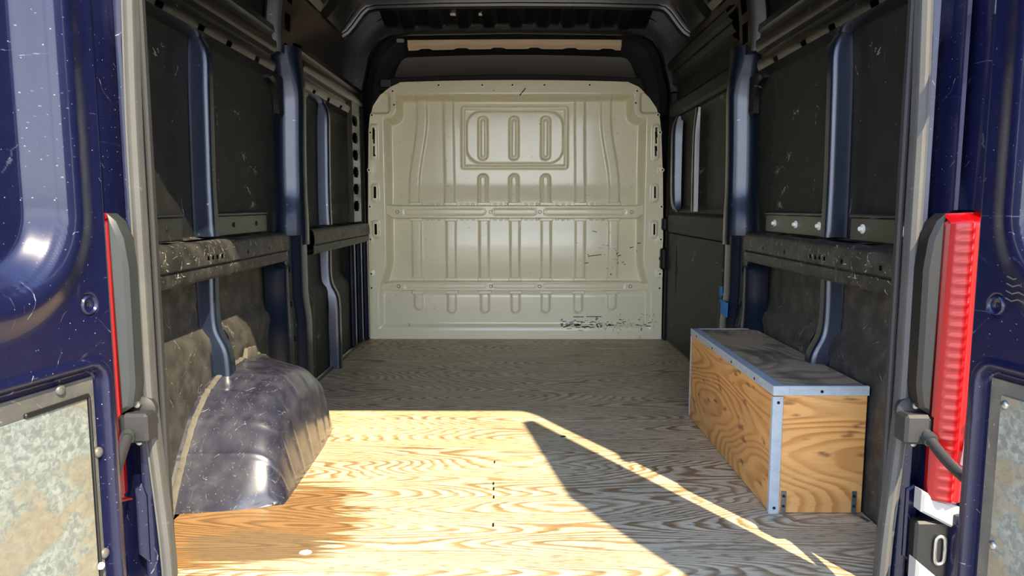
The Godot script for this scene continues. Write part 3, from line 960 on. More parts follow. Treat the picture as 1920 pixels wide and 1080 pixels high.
func build_bulkhead() -> void:
	BR = [[[-0.571, -0.624], [-0.41, -0.406], [0.389, 0.395], [0.548, 0.604]], [-0.613, -0.40, -0.196, -0.005, 0.188, 0.398, 0.602], [-0.60, -0.395, -0.19, -0.001, 0.185, 0.386, 0.594]]
	var k := thing("bulkhead", "cream pressed steel bulkhead with vertical swages and two cross beams", "partition", Vector3(0, 0, -4.40))
	var b := MB.new()
	var ys := merged([span(0.0, 1.552, 310)])
	var n := 360
	b.sheet(ys, span(0.0, 1.0, n), func(y, t):
		var x := lerpf(bulk_xl(y), bulk_xr(y), t)
		var top := 0.0
		if y > 1.50: top = 0.012 * (1.0 - x * x / 0.5) * (y - 1.50) / 0.05
		return Vector3(x, y + top, bulk_h(x, y)), func(y, t):
		var x := lerpf(bulk_xl(y), bulk_xr(y), t)
		var ax := absf(x + 0.006)
		if ax < 0.84 or ax > 0.855: return false
		for q in [[1.115, 1.175], [1.19, 1.285], [0.865, 0.935], [0.645, 0.71]]:
			if y > q[0] and y < q[1] and absf(ax - 0.847) < 0.006: return true
		return false, func(y, t):
		var x := lerpf(bulk_xl(y), bulk_xr(y), t)
		return Vector2((x + 0.92) / 1.84, 1.0 - y / 1.57))
	part("pressed_sheet", b, M.bulk, k, 180.0)
	# cross beams
	for q in [[0.783, 0.042, 0.0, 0.845], [0.327, 0.030, -0.004, 0.842]]:
		var yc: float = q[0]; var hh: float = q[1]
		b = MB.new()
		var prof := merged([[-1.0, -0.86, -0.8, 0.8, 0.86, 1.0], span(-0.8, 0.8, 16)])
		b.sheet(merged([span(-q[3], q[3] - 0.01, 230)]), prof, func(x, t):
			var ax := absf(x + 0.006)
			var fr := 1.0 - sm(0.80, 1.0, absf(t))
			var tap := 1.0 - sm(0.735, 0.80, ax)
			var z: float = -0.068 + (0.062 + q[2]) * fr
			if absf(t) < 0.8 and ax < 0.735:
				var dd := 1.0
				for o in [[-0.679, -0.19], [-0.14, 0.125], [0.175, 0.665]]:
					dd = minf(dd, absf(rr(x, t * hh, o[0], o[1], -hh * 0.42, hh * 0.42, hh * 0.4)))
				z -= 0.0035 * (1.0 - sm(0.001, 0.006, dd))
			z = lerpf(-0.012 - 0.04 * (1.0 - fr), z, tap)
			return Vector3(x, yc + t * hh * lerpf(0.72, 1.0, tap) + (0.022 * (1.0 - tap) if yc > 0.5 else 0.0), z))
		var bm := part("cross_beam", b, M.bulk_plain, k, 50.0)
		for x in [-0.722, -0.153, 0.147, 0.706]:
			b = MB.new()
			var z0: float = -0.002 + q[2]
			b.lathe([Vector2(0.011, -0.003), Vector2(0.011, 0.0), Vector2(0.0085, 0.001), Vector2(0.008, -0.001), Vector2(0.0, -0.001)], 14, Transform3D(Basis.IDENTITY, Vector3(x, yc, z0 - 0.004)))
			part("bolt_hole", b, M.dark_hole, bm, 40.0)
	# spot-welded tabs where the swages pass under the beams
	var tab := MB.new()
	tab.box(Vector3.ZERO, Vector3(0.082, 0.020, 0.010), 0.004)
	var tm := tab.mesh(20.0)
	for q in [[0.832, BR[1]], [0.736, BR[1]], [0.366, BR[1]], [0.290, BR[2]]]:
		for x in q[1]:
			var o := part("weld_tab", tm, M.bulk_plain, k)
			o.position = Vector3(x, q[0], bulk_h(x, q[0]) + 0.002)
	tab = MB.new()
	tab.box(Vector3.ZERO, Vector3(0.022, 0.014, 0.012), 0.004)
	tm = tab.mesh(20.0)
	for yq in [0.831, 0.737]:
		for i in 6:
			for kx in [0.06, 0.095, 0.13]:
				var x: float = BR[1][i] + kx + 0.008
				var o := part("weld_tab", tm, M.bulk_plain, k)
				o.position = Vector3(x, yq, bulk_h(x, yq) + 0.001)
	# screws on the edge flange
	var sc := MB.new()
	sc.lathe([Vector2(0.012, 0.0), Vector2(0.012, 0.003), Vector2(0.006, 0.004), Vector2(0.0, 0.004)], 12, Transform3D.IDENTITY)
	var scm := sc.mesh(40.0)
	var hole := MB.new()
	hole.lathe([Vector2(0.0055, 0.0), Vector2(0.0055, 0.0048), Vector2(0.0, 0.0048)], 10, Transform3D.IDENTITY)
	var hm := hole.mesh(40.0)
	var spots := []
	for y in [1.257, 1.035, 0.815, 0.617, 0.406, 0.318]:
		spots.append(Vector2(-0.886, y) if y < 1.1 else Vector2(-0.872, y))
		spots.append(Vector2(0.883, y) if y < 1.1 else Vector2(0.862, y))
	for x in [-0.46, -0.20, -0.02, 0.17, 0.44]: spots.append(Vector2(x, 1.535))
	for q in [Vector2(-0.735, 1.50), Vector2(-0.728, 1.42), Vector2(-0.862, 1.36), Vector2(0.722, 1.50), Vector2(0.716, 1.43), Vector2(0.85, 1.36)]: spots.append(q)
	for q in spots:
		var o := part("screw", scm, M.bulk_plain, k)
		o.position = Vector3(q.x, q.y, bulk_h(q.x, q.y))
		part("screw_hole", hm, M.dark_hole, o)

# ------------------------------------------------------------------ rear frame
func build_rear_frame() -> void:
	var w := thing("wall_rear", "navy door frame of the rear opening with stepped jambs", "frame", Vector3(0.02, 0, 0), "", "structure")
	var prof := [Vector2(0.955, -1.66), Vector2(0.92, -1.60), Vector2(0.81, -1.545), Vector2(0.800, -1.52), Vector2(0.799, -1.500), Vector2(0.806, -1.490), Vector2(0.822, -1.484), Vector2(0.827, -1.490), Vector2(0.830, -1.512), Vector2(0.840, -1.514), Vector2(0.844, -1.500), Vector2(0.846, -1.452), Vector2(0.850, -1.443), Vector2(0.857, -1.441), Vector2(0.861, -1.450), Vector2(0.864, -1.474), Vector2(0.872, -1.476), Vector2(0.876, -1.46), Vector2(0.879, -1.418), Vector2(0.886, -1.405), Vector2(0.950, -1.392), Vector2(1.0, -1.402), Vector2(1.022, -1.44), Vector2(1.030, -1.52), Vector2(1.030, -1.72)]
	for s in [-1, 1]:
		var b := MB.new()
		var ys := [-0.20, -0.05, 0.1, 0.16, 0.19, 0.20, 0.44, 0.50, 0.58, 0.80, 0.812, 0.86, 0.93, 1.14, 1.17, 1.22, 1.5, 1.84]
		b.sheet(ys, range(prof.size()), func(y, j):
			var q: Vector2 = prof[int(j)]
			var jj := int(j)
			var off := Vector2.ZERO
			# groove closes towards the lamp and under the hinge
			var shut := (1.0 - sm(0.80, 0.93, y)) if y > 0.6 else 1.0
			if jj >= 15 and jj <= 17 and y > 0.81: off.y += 0.03 * shut
			if jj >= 11 and jj <= 22: off.y -= (0.062 if jj >= 17 else 0.02) * sm(0.19, 0.20, y) * (1.0 - sm(0.80, 0.812, y))
			if jj >= 8 and jj <= 10: off += Vector2(0.006 * (1.0 - sm(0.5, 0.86, y)), 0.018 * sm(1.14, 1.17, y))
			return Vector3(s * (q.x + off.x), y, q.y + off.y))
		part("jamb", b, M.navy, w, 35.0)
		# flanges and nuts low on the jamb
		for y in [0.475, 0.445]:
			b = MB.new()
			b.lathe([Vector2(0.007, 0), Vector2(0.007, 0.003), Vector2(0.004, 0.004), Vector2(0, 0.004)], 10, Transform3D(Basis.IDENTITY, Vector3(s * 0.815, y, -1.488)))
			part("stud", b, M.steel, w, 40.0)
		b = MB.new()
		b.prism(PackedVector2Array([Vector2(-0.012, -0.10), Vector2(0.012, -0.12), Vector2(0.013, 0.03), Vector2(0.004, 0.06), Vector2(-0.012, 0.05)]), 0.014, Transform3D(Basis.IDENTITY, Vector3(s * 0.826, 0.17, -1.492)), 0.004)
		part("striker_plate", b, M.navy, w, 30.0)
	bx("header", Vector3(-0.02, 1.80, -1.53), Vector3(1.88, 0.20, 0.20), M.navy, w, 0.015)
	# roof end plate, closes the loop over the header
	var hb := MB.new()
	var poly := PackedVector2Array()
	for i in 33:
		var q := 2.0 * i / 32.0
		var a := section(q if q <= 1.0 else 2.0 - q, 0.02)
		poly.append(Vector2((-1.0 if q <= 1.0 else 1.0) * a.x, a.y))
	poly.append(Vector2(0.9, 1.40)); poly.append(Vector2(0.80, 1.55)); poly.append(Vector2(0.77, 1.66)); poly.append(Vector2(0.74, 1.69))
	poly.append(Vector2(-0.50, 1.69)); poly.append(Vector2(-0.63, 1.60)); poly.append(Vector2(-0.79, 1.50)); poly.append(Vector2(-0.9, 1.30))
	hb.prism(poly, 0.10, Transform3D(Basis.IDENTITY, Vector3(0, 0, -1.56)), 0.0)
	part("end_plate", hb, M.navy, w, 30.0)
	# weatherstrips
	for s in [-1, 1]:
		var o := thing("weatherstrip", "dusty grey rubber weatherstrip on the %s jamb of the rear opening" % ("plain" if s < 0 else "plywood box side"), "seal", Vector3(0.02 + s * 0.796, 0, -1.505))
		o.set_meta("label", "dusty grey rubber weatherstrip beside the wheel housing" if s < 0 else "dusty grey rubber weatherstrip beside the plywood box")
		var b := MB.new()
		var pr := [Vector2(0.012, -0.020), Vector2(-0.002, -0.022), Vector2(-0.006, -0.012), Vector2(-0.006, 0.006), Vector2(-0.014, 0.010), Vector2(-0.020, 0.018), Vector2(-0.018, 0.028), Vector2(-0.008, 0.034), Vector2(0.002, 0.032), Vector2(0.007, 0.028), Vector2(0.011, 0.030), Vector2(0.016, 0.024), Vector2(0.016, 0.010), Vector2(0.012, 0.004)]
		var rings := []
		for i in 41:
			var y := lerpf(-0.10, 1.74, i / 40.0)
			var bow := 0.022 * (1.0 - sm(0.0, 0.45, y)) + 0.012 * sm(0.9, 1.5, y)
			var ring := PackedVector3Array()
			for q in pr: ring.append(Vector3(s * (q.x * 0.72 - bow + 0.004), y + 0.0, q.y))
			rings.append(ring)
		b.loft(rings, true, true)
		part("rubber_lip", b, M.rubber, o, 40.0)
		var b2 := MB.new()
		b2.box(Vector3(s * -0.004, 0.8, -0.03), Vector3(0.012, 1.8, 0.02), 0.004)
		part("clip_channel", b2, M.rubber_dark, o, 30.0)
	# tail lamps
	for s in [-1, 1]:
		tail_lamp(s)
	# door check links with rubber cable sleeves
	for s in [-1, 1]:
		var o := thing("cable_sleeve", "x", "cable", Vector3(0.818 if s > 0 else -0.778, 0.365, -1.47))
		o.set_meta("label", "grey connector block with short sleeve beside the wheel housing jamb" if s < 0 else "black connector block with cable sleeve crossing the red tail lamp")
		o.set_meta("group", "door cable sleeves")
		bx("block", Vector3(s * 0.004, 0.0, 0.015), Vector3(0.052, 0.062, 0.05), M.rubber_dark, o, 0.006)
		bx("socket", Vector3(s * 0.030, 0.005, 0.02), Vector3(0.022, 0.045, 0.04), M.black, o, 0.006)
		var b := MB.new()
		b.lathe([Vector2(0.028, 0), Vector2(0.028, 0.012), Vector2(0.018, 0.02), Vector2(0.0, 0.02)], 16, Transform3D(Basis.IDENTITY, Vector3(s * 0.006, 0.03, -0.012)))
		part("grommet", b, M.rubber_dark, o, 40.0)
		for yy in [-0.035, 0.045]:
			b = MB.new()
			b.lathe([Vector2(0.007, 0), Vector2(0.007, 0.006), Vector2(0, 0.007)], 8, Transform3D(Basis.IDENTITY, Vector3(s * 0.008, yy, 0.012)))
			part("screw", b, M.steel, o, 40.0)
		b = MB.new()
		var path := []
		var ex := 0.085 if s > 0 else -0.0
		for i in 13:
			var t := i / 12.0
			if s > 0: path.append(Vector3(0.022 + 0.004 * t, -0.006 - 0.05 * t - 0.008 * sin(t * PI), 0.03 + 0.15 * t))
			else: path.append(Vector3(-0.020 + 0.036 * t, -0.008 - 0.05 * t, 0.03 + 0.13 * t))
		var rad := []
		for i in 13: rad.append(0.0125 if i < 2 else 0.0105)
		b.tube(path, rad, 10)
		part("sleeve", b, M.rubber_dark, o, 60.0)
		b = MB.new()
		b.tube([path[1], path[2]], 0.0145, 10)
		part("collar", b, M.grey_plastic, o, 50.0)
	# door hinges near the top
	for s in [-1, 1]:
		var o := thing("door_hinge", "x", "hinge", Vector3(0.02 + s * 0.90, 1.205, -1.40))
		o.set_meta("label", "navy upper hinge of the open rear door on the %s side" % ("wheel housing" if s < 0 else "plywood box"))
		o.set_meta("group", "upper rear door hinges")
		bx("hinge_leaf", Vector3(0, 0, 0.01), Vector3(0.07, 0.075, 0.022), M.navy, o, 0.006)
		bx("hinge_arm", Vector3(s * -0.02, 0.0, 0.065), Vector3(0.022, 0.05, 0.12), M.navy, o, 0.006)
		var b := MB.new()
		b.lathe([Vector2(0.0, -0.045), Vector2(0.014, -0.045), Vector2(0.014, 0.045), Vector2(0.0, 0.045)], 14, Transform3D(Basis(Vector3(1, 0, 0), Vector3(0, 0, 1), Vector3(0, -1, 0)), Vector3(s * -0.01, 0.0, 0.03)))
		part("hinge_pin", b, M.black, o, 40.0)

func tail_lamp(s: int) -> void:
	var o := thing("tail_lamp", "x", "tail lamp", Vector3(0.845 if s > 0 else -0.808, 0.205, -1.46))
	o.set_meta("label", "tall red tail lamp with clear lower window beside the plywood box" if s > 0 else "red tail lamp sliver behind the bright metal-plated open door")
	var xfs := Transform3D(Basis(Vector3(s, 0, 0), Vector3(0, 1, 0), Vector3(0, 0, 1)), Vector3.ZERO)
	var b := MB.new()
	# lens: rounded outline, curved round the corner
	var ys := merged([span(0.0, 0.60, 200)])
	var lens := func(y, t):
		var x0: float = 0.0 + 0.010 * (y / 0.6)
		var x1 := 0.118
		var x := lerpf(x0, x1, t)
		var cv: float = 0.036 * sin(minf(t * 2.4, 1.0) * PI * 0.5) - 0.05 * t * t
		var e := minf(y, 0.60 - y)
		cv -= 0.03 * (1.0 - sm(0.0, 0.02, e))
		# moulded bands
		if t > 0.08 and t < 0.30: cv -= 0.0018 * (1.0 - sm(0.20, 0.40, absf(fposmod(y, 0.021) / 0.021 - 0.5)))
		if t >= 0.33 and t < 0.40: cv -= 0.005
		return Vector3(s * x, y + 0.006 * t, 0.035 + cv)
	b.sheet(ys, [0.33, 0.36, 0.40, 0.44, 0.5, 0.58, 0.66, 0.74, 0.82, 0.9, 1.0], lens)
	part("red_lens", b, M.red, o, 35.0)
	b = MB.new()
	b.sheet(ys, [0.0, 0.05, 0.08, 0.12, 0.16, 0.20, 0.24, 0.28, 0.33], lens)
	part("ribbed_column", b, M.red_deep, o, 35.0, "darker red ribbed column")
	bx("lens_back", Vector3(s * 0.06, 0.30, 0.018), Vector3(0.11, 0.58, 0.03), M.red_deep, o, 0.01)
	b = MB.new()
	b.prism(PackedVector2Array([Vector2(0.046, 0.10), Vector2(0.085, 0.08), Vector2(0.088, 0.42), Vector2(0.066, 0.42), Vector2(0.056, 0.38), Vector2(0.054, 0.20)]), 0.012, Transform3D(Basis(Vector3(s, 0, 0), Vector3(0, 1, 0), Vector3(0, 0, 1)), Vector3(0, 0, 0.060)), 0.004)
	part("clear_window", b, M.clear_lens, o, 30.0, "clear reversing lamp window")
	for y in [0.135, 0.185]:
		b = MB.new()
		b.lathe([Vector2(0.020, 0.0), Vector2(0.020, 0.004), Vector2(0.017, 0.005), Vector2(0.014, 0.002), Vector2(0, 0.0)], 20, Transform3D(Basis.IDENTITY, Vector3(s * 0.072, y, 0.070)))
		part("reflector_ring", b, M.clear_lens, o, 40.0)
	# black gasket side of the housing
	b = MB.new()
	b.prism(PackedVector2Array([Vector2(-0.030, 0.25), Vector2(-0.022, 0.205), Vector2(0.003, 0.19), Vector2(0.007, 0.60), Vector2(-0.010, 0.585), Vector2(-0.024, 0.55), Vector2(-0.031, 0.49)]), 0.045, Transform3D(Basis(Vector3(s, 0, 0), Vector3(0, 1, 0), Vector3(0, 0, 1)), Vector3(0, 0, -0.015)), 0.008)
	part("housing", b, M.black if s > 0 else M.grey_plastic, o, 40.0)
	if s > 0:
		b = MB.new()
		b.prism(PackedVector2Array([Vector2(-0.012, 0.035), Vector2(0.075, -0.005), Vector2(0.075, -0.055), Vector2(-0.012, -0.01)]), 0.03, Transform3D(Basis.IDENTITY, Vector3(0, 0, 0.01)), 0.005)
		part("bumper_corner", b, M.pale_plastic, o, 30.0, "pale grey plastic corner")
		b = MB.new()
		var ring := []
		for i in 25:
			var a := TAU * i / 24.0
			ring.append(Vector3(0.035 + 0.010 * cos(a), -0.095 + 0.012 * sin(a) + 0.018 * clampf(sin(a) * 3.0, -1.0, 1.0), 0.033))
		b.tube(ring, 0.004, 6, false)
		part("slot_rim", b, M.steel, o, 60.0)
		bx("slot_plate", Vector3(0.03, -0.10, 0.015), Vector3(0.09, 0.13, 0.03), M.black, o, 0.005)
		b = MB.new()
		b.prism(PackedVector2Array([Vector2(-0.02, -0.11), Vector2(0.07, -0.185), Vector2(0.07, -0.26), Vector2(-0.02, -0.26)]), 0.03, Transform3D(Basis.IDENTITY, Vector3(0, 0, 0.02)), 0.005)
		part("bumper_step", b, M.pale_plastic, o, 30.0)

# ------------------------------------------------------------------ rear doors
func door_h(t: float, y: float) -> float:
	var z := 0.0
	# rolled hinge edge
	z -= 0.045 * (1.0 - sm(-0.016, 0.012, t))
	z -= 0.03 * sm(0.735, 0.765, t)
	# swelling round the upper field
	var d := rr(t, y, 0.125, 0.66, 0.705, 1.64, 0.11)
	z += 0.016 * exp(-pow((d - 0.045) / 0.030, 2.0))
	z -= 0.034 * (1.0 - sm(-0.020, 0.022, d))
	var d2 := absf(d - 0.018)
	z -= 0.003 * (1.0 - sm(0.001, 0.005, d2))
	# inner window step
	z -= 0.012 * (1.0 - sm(-0.008, 0.004, rr(t, y, 0.185, 0.60, 0.80, 1.58, 0.08)))
	# lower field with a sharp edge
	var l := rr(t, y, 0.032, 0.70, -0.30, 0.543, 0.030)
	z -= 0.017 * (1.0 - sm(-0.006, 0.001, l))
	z += 0.004 * (1.0 - sm(0.004, 0.010, absf(l - 0.008)))
	# grommet dish
	var g := Vector2(t - 0.056, y - 0.652).length()
	z -= 0.006 * (1.0 - sm(0.014, 0.020, g))
	return z

func door_parts(o: Node3D, f: float) -> void:
	var ts := merged([span(-0.016, 0.05, 22), span(0.05, 0.26, 60), span(0.26, 0.77, 40)])
	var ys := merged([span(-0.32, 0.45, 40), span(0.45, 0.90, 110), span(0.90, 1.74, 60)])
	var b := MB.new()
	b.sheet(ys, ts, func(y, t): return Vector3(f * t, y, door_h(t, y)))
	part("inner_panel", b, M.navy, o, 60.0)
	b = MB.new()
	b.box(Vector3(f * 0.402, 0.71, -0.0455), Vector3(0.736, 2.06, 0.018), 0.006)
	part("outer_skin", b, M.navy, o, 30.0)
	b = MB.new()
	b.lathe([Vector2(0.0185, -0.006), Vector2(0.0175, -0.001), Vector2(0.0145, 0.0015), Vector2(0.012, -0.002), Vector2(0.006, -0.003), Vector2(0.0045, -0.005), Vector2(0.0, -0.005)], 24, Transform3D(Basis.IDENTITY, Vector3(f * 0.056, 0.652, 0.001)))
	var g := part("grommet", b, M.navy, o, 45.0)
	b = MB.new()
	b.lathe([Vector2(0.004, 0.0), Vector2(0.004, 0.001), Vector2(0.0, 0.001)], 10, Transform3D(Basis.IDENTITY, Vector3(f * 0.056, 0.652, -0.0035)))
	part("grommet_hole", b, M.dark_hole, g, 40.0)

func build_left_door() -> void:
	var a := deg_to_rad(11.3)
	var o := thing("door_1", "open navy rear door in full sun with frosted metal plate, beside the wheel housing", "door", Vector3(-0.717, 0, -1.27), "", "structure")
	o.basis = Basis(Vector3(sin(a), 0, -cos(a)), Vector3.UP, Vector3(cos(a), 0, sin(a)))
	door_parts(o, -1.0)
	# dull metal backing, bright plate and its angle trims
	bx("backing_plate", Vector3(-0.365, 0.115, -0.0150), Vector3(0.640, 0.82, 0.004), M.steel_dull, o, 0.001)
	bx("metal_plate", Vector3(-0.385, 0.095, -0.0115), Vector3(0.642, 0.790, 0.003), M.plate, o, 0.001, Basis.IDENTITY, "frosted galvanised plate")
	bx("side_trim", Vector3(-0.061, 0.095, -0.010), Vector3(0.005, 0.796, 0.007), M.black, o, 0.0015)
	bx("top_trim", Vector3(-0.125, 0.494, -0.010), Vector3(0.13, 0.008, 0.007), M.black, o, 0.002)
	for q in [Vector2(0.117, 0.518), Vector2(0.045, 0.387), Vector2(0.046, 0.20)]:
		var b := MB.new()
		b.lathe([Vector2(0.0095, 0.0), Vector2(0.009, 0.003), Vector2(0.006, 0.0055), Vector2(0.0, 0.0062)], 14, Transform3D(Basis.IDENTITY, Vector3(-q.x, q.y, -0.013)))
		part("rivet", b, M.steel_dull, o, 50.0)
	var b2 := MB.new()
	b2.lathe([Vector2(0.007, 0.0), Vector2(0.006, 0.004), Vector2(0.0, 0.005)], 10, Transform3D(Basis.IDENTITY, Vector3(-0.062, 0.185, -0.008)))
	part("paint_blob", b2, M.white, o, 60.0)

func build_right_door() -> void:
	var a := deg_to_rad(10.0)
	var o := thing("door_2", "open navy rear door in its own shade with speckled plate, beside the tall red tail lamp", "door", Vector3(0.805, 0, -1.27), "", "structure")
	o.basis = Basis(Vector3(sin(a), 0, cos(a)), Vector3.UP, Vector3(-cos(a), 0, sin(a)))
	door_parts(o, 1.0)
	bx("backing_plate", Vector3(0.365, 0.115, -0.0150), Vector3(0.640, 0.82, 0.004), M.steel_dull, o, 0.001)
	bx("metal_plate", Vector3(0.391, 0.105, -0.0115), Vector3(0.642, 0.790, 0.003), M.plate, o, 0.001, Basis.IDENTITY, "speckled galvanised plate")
	for q in [Vector2(0.080, 0.485), Vector2(0.078, 0.235), Vector2(0.082, 0.10)]:
		var b := MB.new()
		b.lathe([Vector2(0.008, 0.0), Vector2(0.0075, 0.003), Vector2(0.005, 0.005), Vector2(0.0, 0.0055)], 14, Transform3D(Basis.IDENTITY, Vector3(q.x, q.y, -0.010)))
		part("rivet", b, M.steel, o, 50.0)
	# wavy vent mark
	for k in 4:
		var b := MB.new()
		var path := []
		for i in 12: path.append(Vector3(0.085 + 0.006 * i, 0.665 + 0.012 * k + 0.004 * absf(fposmod(i * 0.5, 2.0) - 1.0), 0.0105))
		b.tube(path, 0.0012, 5)
		part("wave_bead", b, M.steel_dull, o, 60.0)

# ------------------------------------------------------------------ wheel housing
func build_wheel_housing() -> void:
	var o := thing("wheel_housing", "dusty navy steel wheel housing rising from the plywood beside left wall", "wheel housing", Vector3(-0.80, 0, -2.3))
	o.set_meta("label", "dusty navy steel wheel housing with creased rounded shell on the plywood")
	# rows: wall point, shoulder, foot
	var rows := [
		[Vector3(-0.94, 0.0, -1.835), Vector3(-0.76, 0.0, -1.865), Vector3(-0.642, 0.0, -1.905)],
		[Vector3(-0.94, 0.045, -1.862), Vector3(-0.70, 0.045, -1.895), Vector3(-0.640, 0.0, -1.925)],
		[Vector3(-0.94, 0.130, -1.925), Vector3(-0.690, 0.125, -1.950), Vector3(-0.641, 0.0, -1.965)],
		[Vector3(-0.94, 0.215, -2.005), Vector3(-0.695, 0.195, -2.025), Vector3(-0.643, 0.0, -2.035)],
		[Vector3(-0.94, 0.272, -2.100), Vector3(-0.700, 0.248, -2.110), Vector3(-0.646, 0.0, -2.130)],
		[Vector3(-0.94, 0.303, -2.220), Vector3(-0.700, 0.280, -2.220), Vector3(-0.650, 0.0, -2.240)],
		[Vector3(-0.94, 0.308, -2.370), Vector3(-0.700, 0.272, -2.350), Vector3(-0.655, 0.0, -2.350)],
		[Vector3(-0.94, 0.295, -2.520), Vector3(-0.702, 0.245, -2.462), Vector3(-0.662, 0.0, -2.450)],
		[Vector3(-0.94, 0.245, -2.660), Vector3(-0.706, 0.195, -2.555), Vector3(-0.669, 0.0, -2.530)],
		[Vector3(-0.94, 0.150, -2.780), Vector3(-0.715, 0.105, -2.630), Vector3(-0.680, 0.0, -2.595)],
		[Vector3(-0.94, 0.0, -2.860), Vector3(-0.80, 0.0, -2.700), Vector3(-0.705, 0.0, -2.640)]]
	var grid := []
	var n := 12
	for i in rows.size() - 1:
		for k in n + (1 if i == rows.size() - 2 else 0):
			var t := float(k) / n
			var r := []
			for j in 3:
				var a: Vector3 = rows[maxi(i - 1, 0)][j]; var d: Vector3 = rows[mini(i + 2, rows.size() - 1)][j]
				r.append((rows[i][j] as Vector3).cubic_interpolate(rows[i + 1][j], a, d, t))
			# pressed crease at each station
			var bump := 0.004 * (1.0 - sm(0.0, 0.13, minf(t, 1.0 - t))) if (i > 1 and i < 9) else 0.0
			var pts := PackedVector3Array()
			for q in 25:
				var u := q / 24.0
				var p: Vector3
				# rounded corner between the top sheet and the side sheet
				var c0: Vector3 = r[1].lerp(r[0], 0.26)
				var c1: Vector3 = r[1].lerp(r[2], 0.34)
				if u < 0.33: p = (r[0] as Vector3).lerp(c0, u / 0.33)
				elif u < 0.72:
					var v := (u - 0.33) / 0.39
					p = c0.lerp(r[1], v).lerp((r[1] as Vector3).lerp(c1, v), v)
				else: p = c1.lerp(r[2], (u - 0.72) / 0.28)
				var nrm := Vector3(sm(0.3, 0.7, u), 1.0 - sm(0.4, 0.8, u), 0.0).normalized()
				if i < 3: nrm = (nrm + Vector3(0, 0, 0.7)).normalized()
				p += nrm * bump * (1.0 - sm(0.9, 1.0, u))
				p.y = maxf(p.y, 0.0)
				pts.append(p - o.position)
			grid.append(pts)
	var b := MB.new()
	b.loft(grid)
	part("shell", b, M.arch, o, 70.0)
	# ragged sealed flange along the wall
	b = MB.new()
	var rings := []
	var rg := RandomNumberGenerator.new(); rg.seed = 9
	for i in grid.size():
		var w: Vector3 = grid[i][0]
		var c := Vector3(w.x, -0.02, -0.02)
		var out := Vector3(0, w.y - 0.0, (w.z + 0.03) * 0.8).normalized()
		var h := 0.003 + 0.006 * rg.randf() + (0.026 if i > 74 and i < 82 else 0.0)
		var ring := PackedVector3Array()
		var base := w + Vector3(0.016, -0.004, 0)
		for q in [Vector2(-0.004, 0), Vector2(0.012, -0.004), Vector2(0.014, h * 0.5), Vector2(0.008, h), Vector2(-0.002, h), Vector2(-0.004, h * 0.5)]:
			ring.append(base + Vector3(q.x, 0, 0) + out * q.y)
		rings.append(ring)
	b.loft(rings, true, true)
	part("sealed_flange", b, M.sealant, o, 50.0, "ragged pale sealant edge")
	bx("foot_flange", Vector3(0.015, 0.004, 0.42), Vector3(0.24, 0.006, 0.02), M.arch, o, 0.002, Basis(Vector3.UP, 0.24))

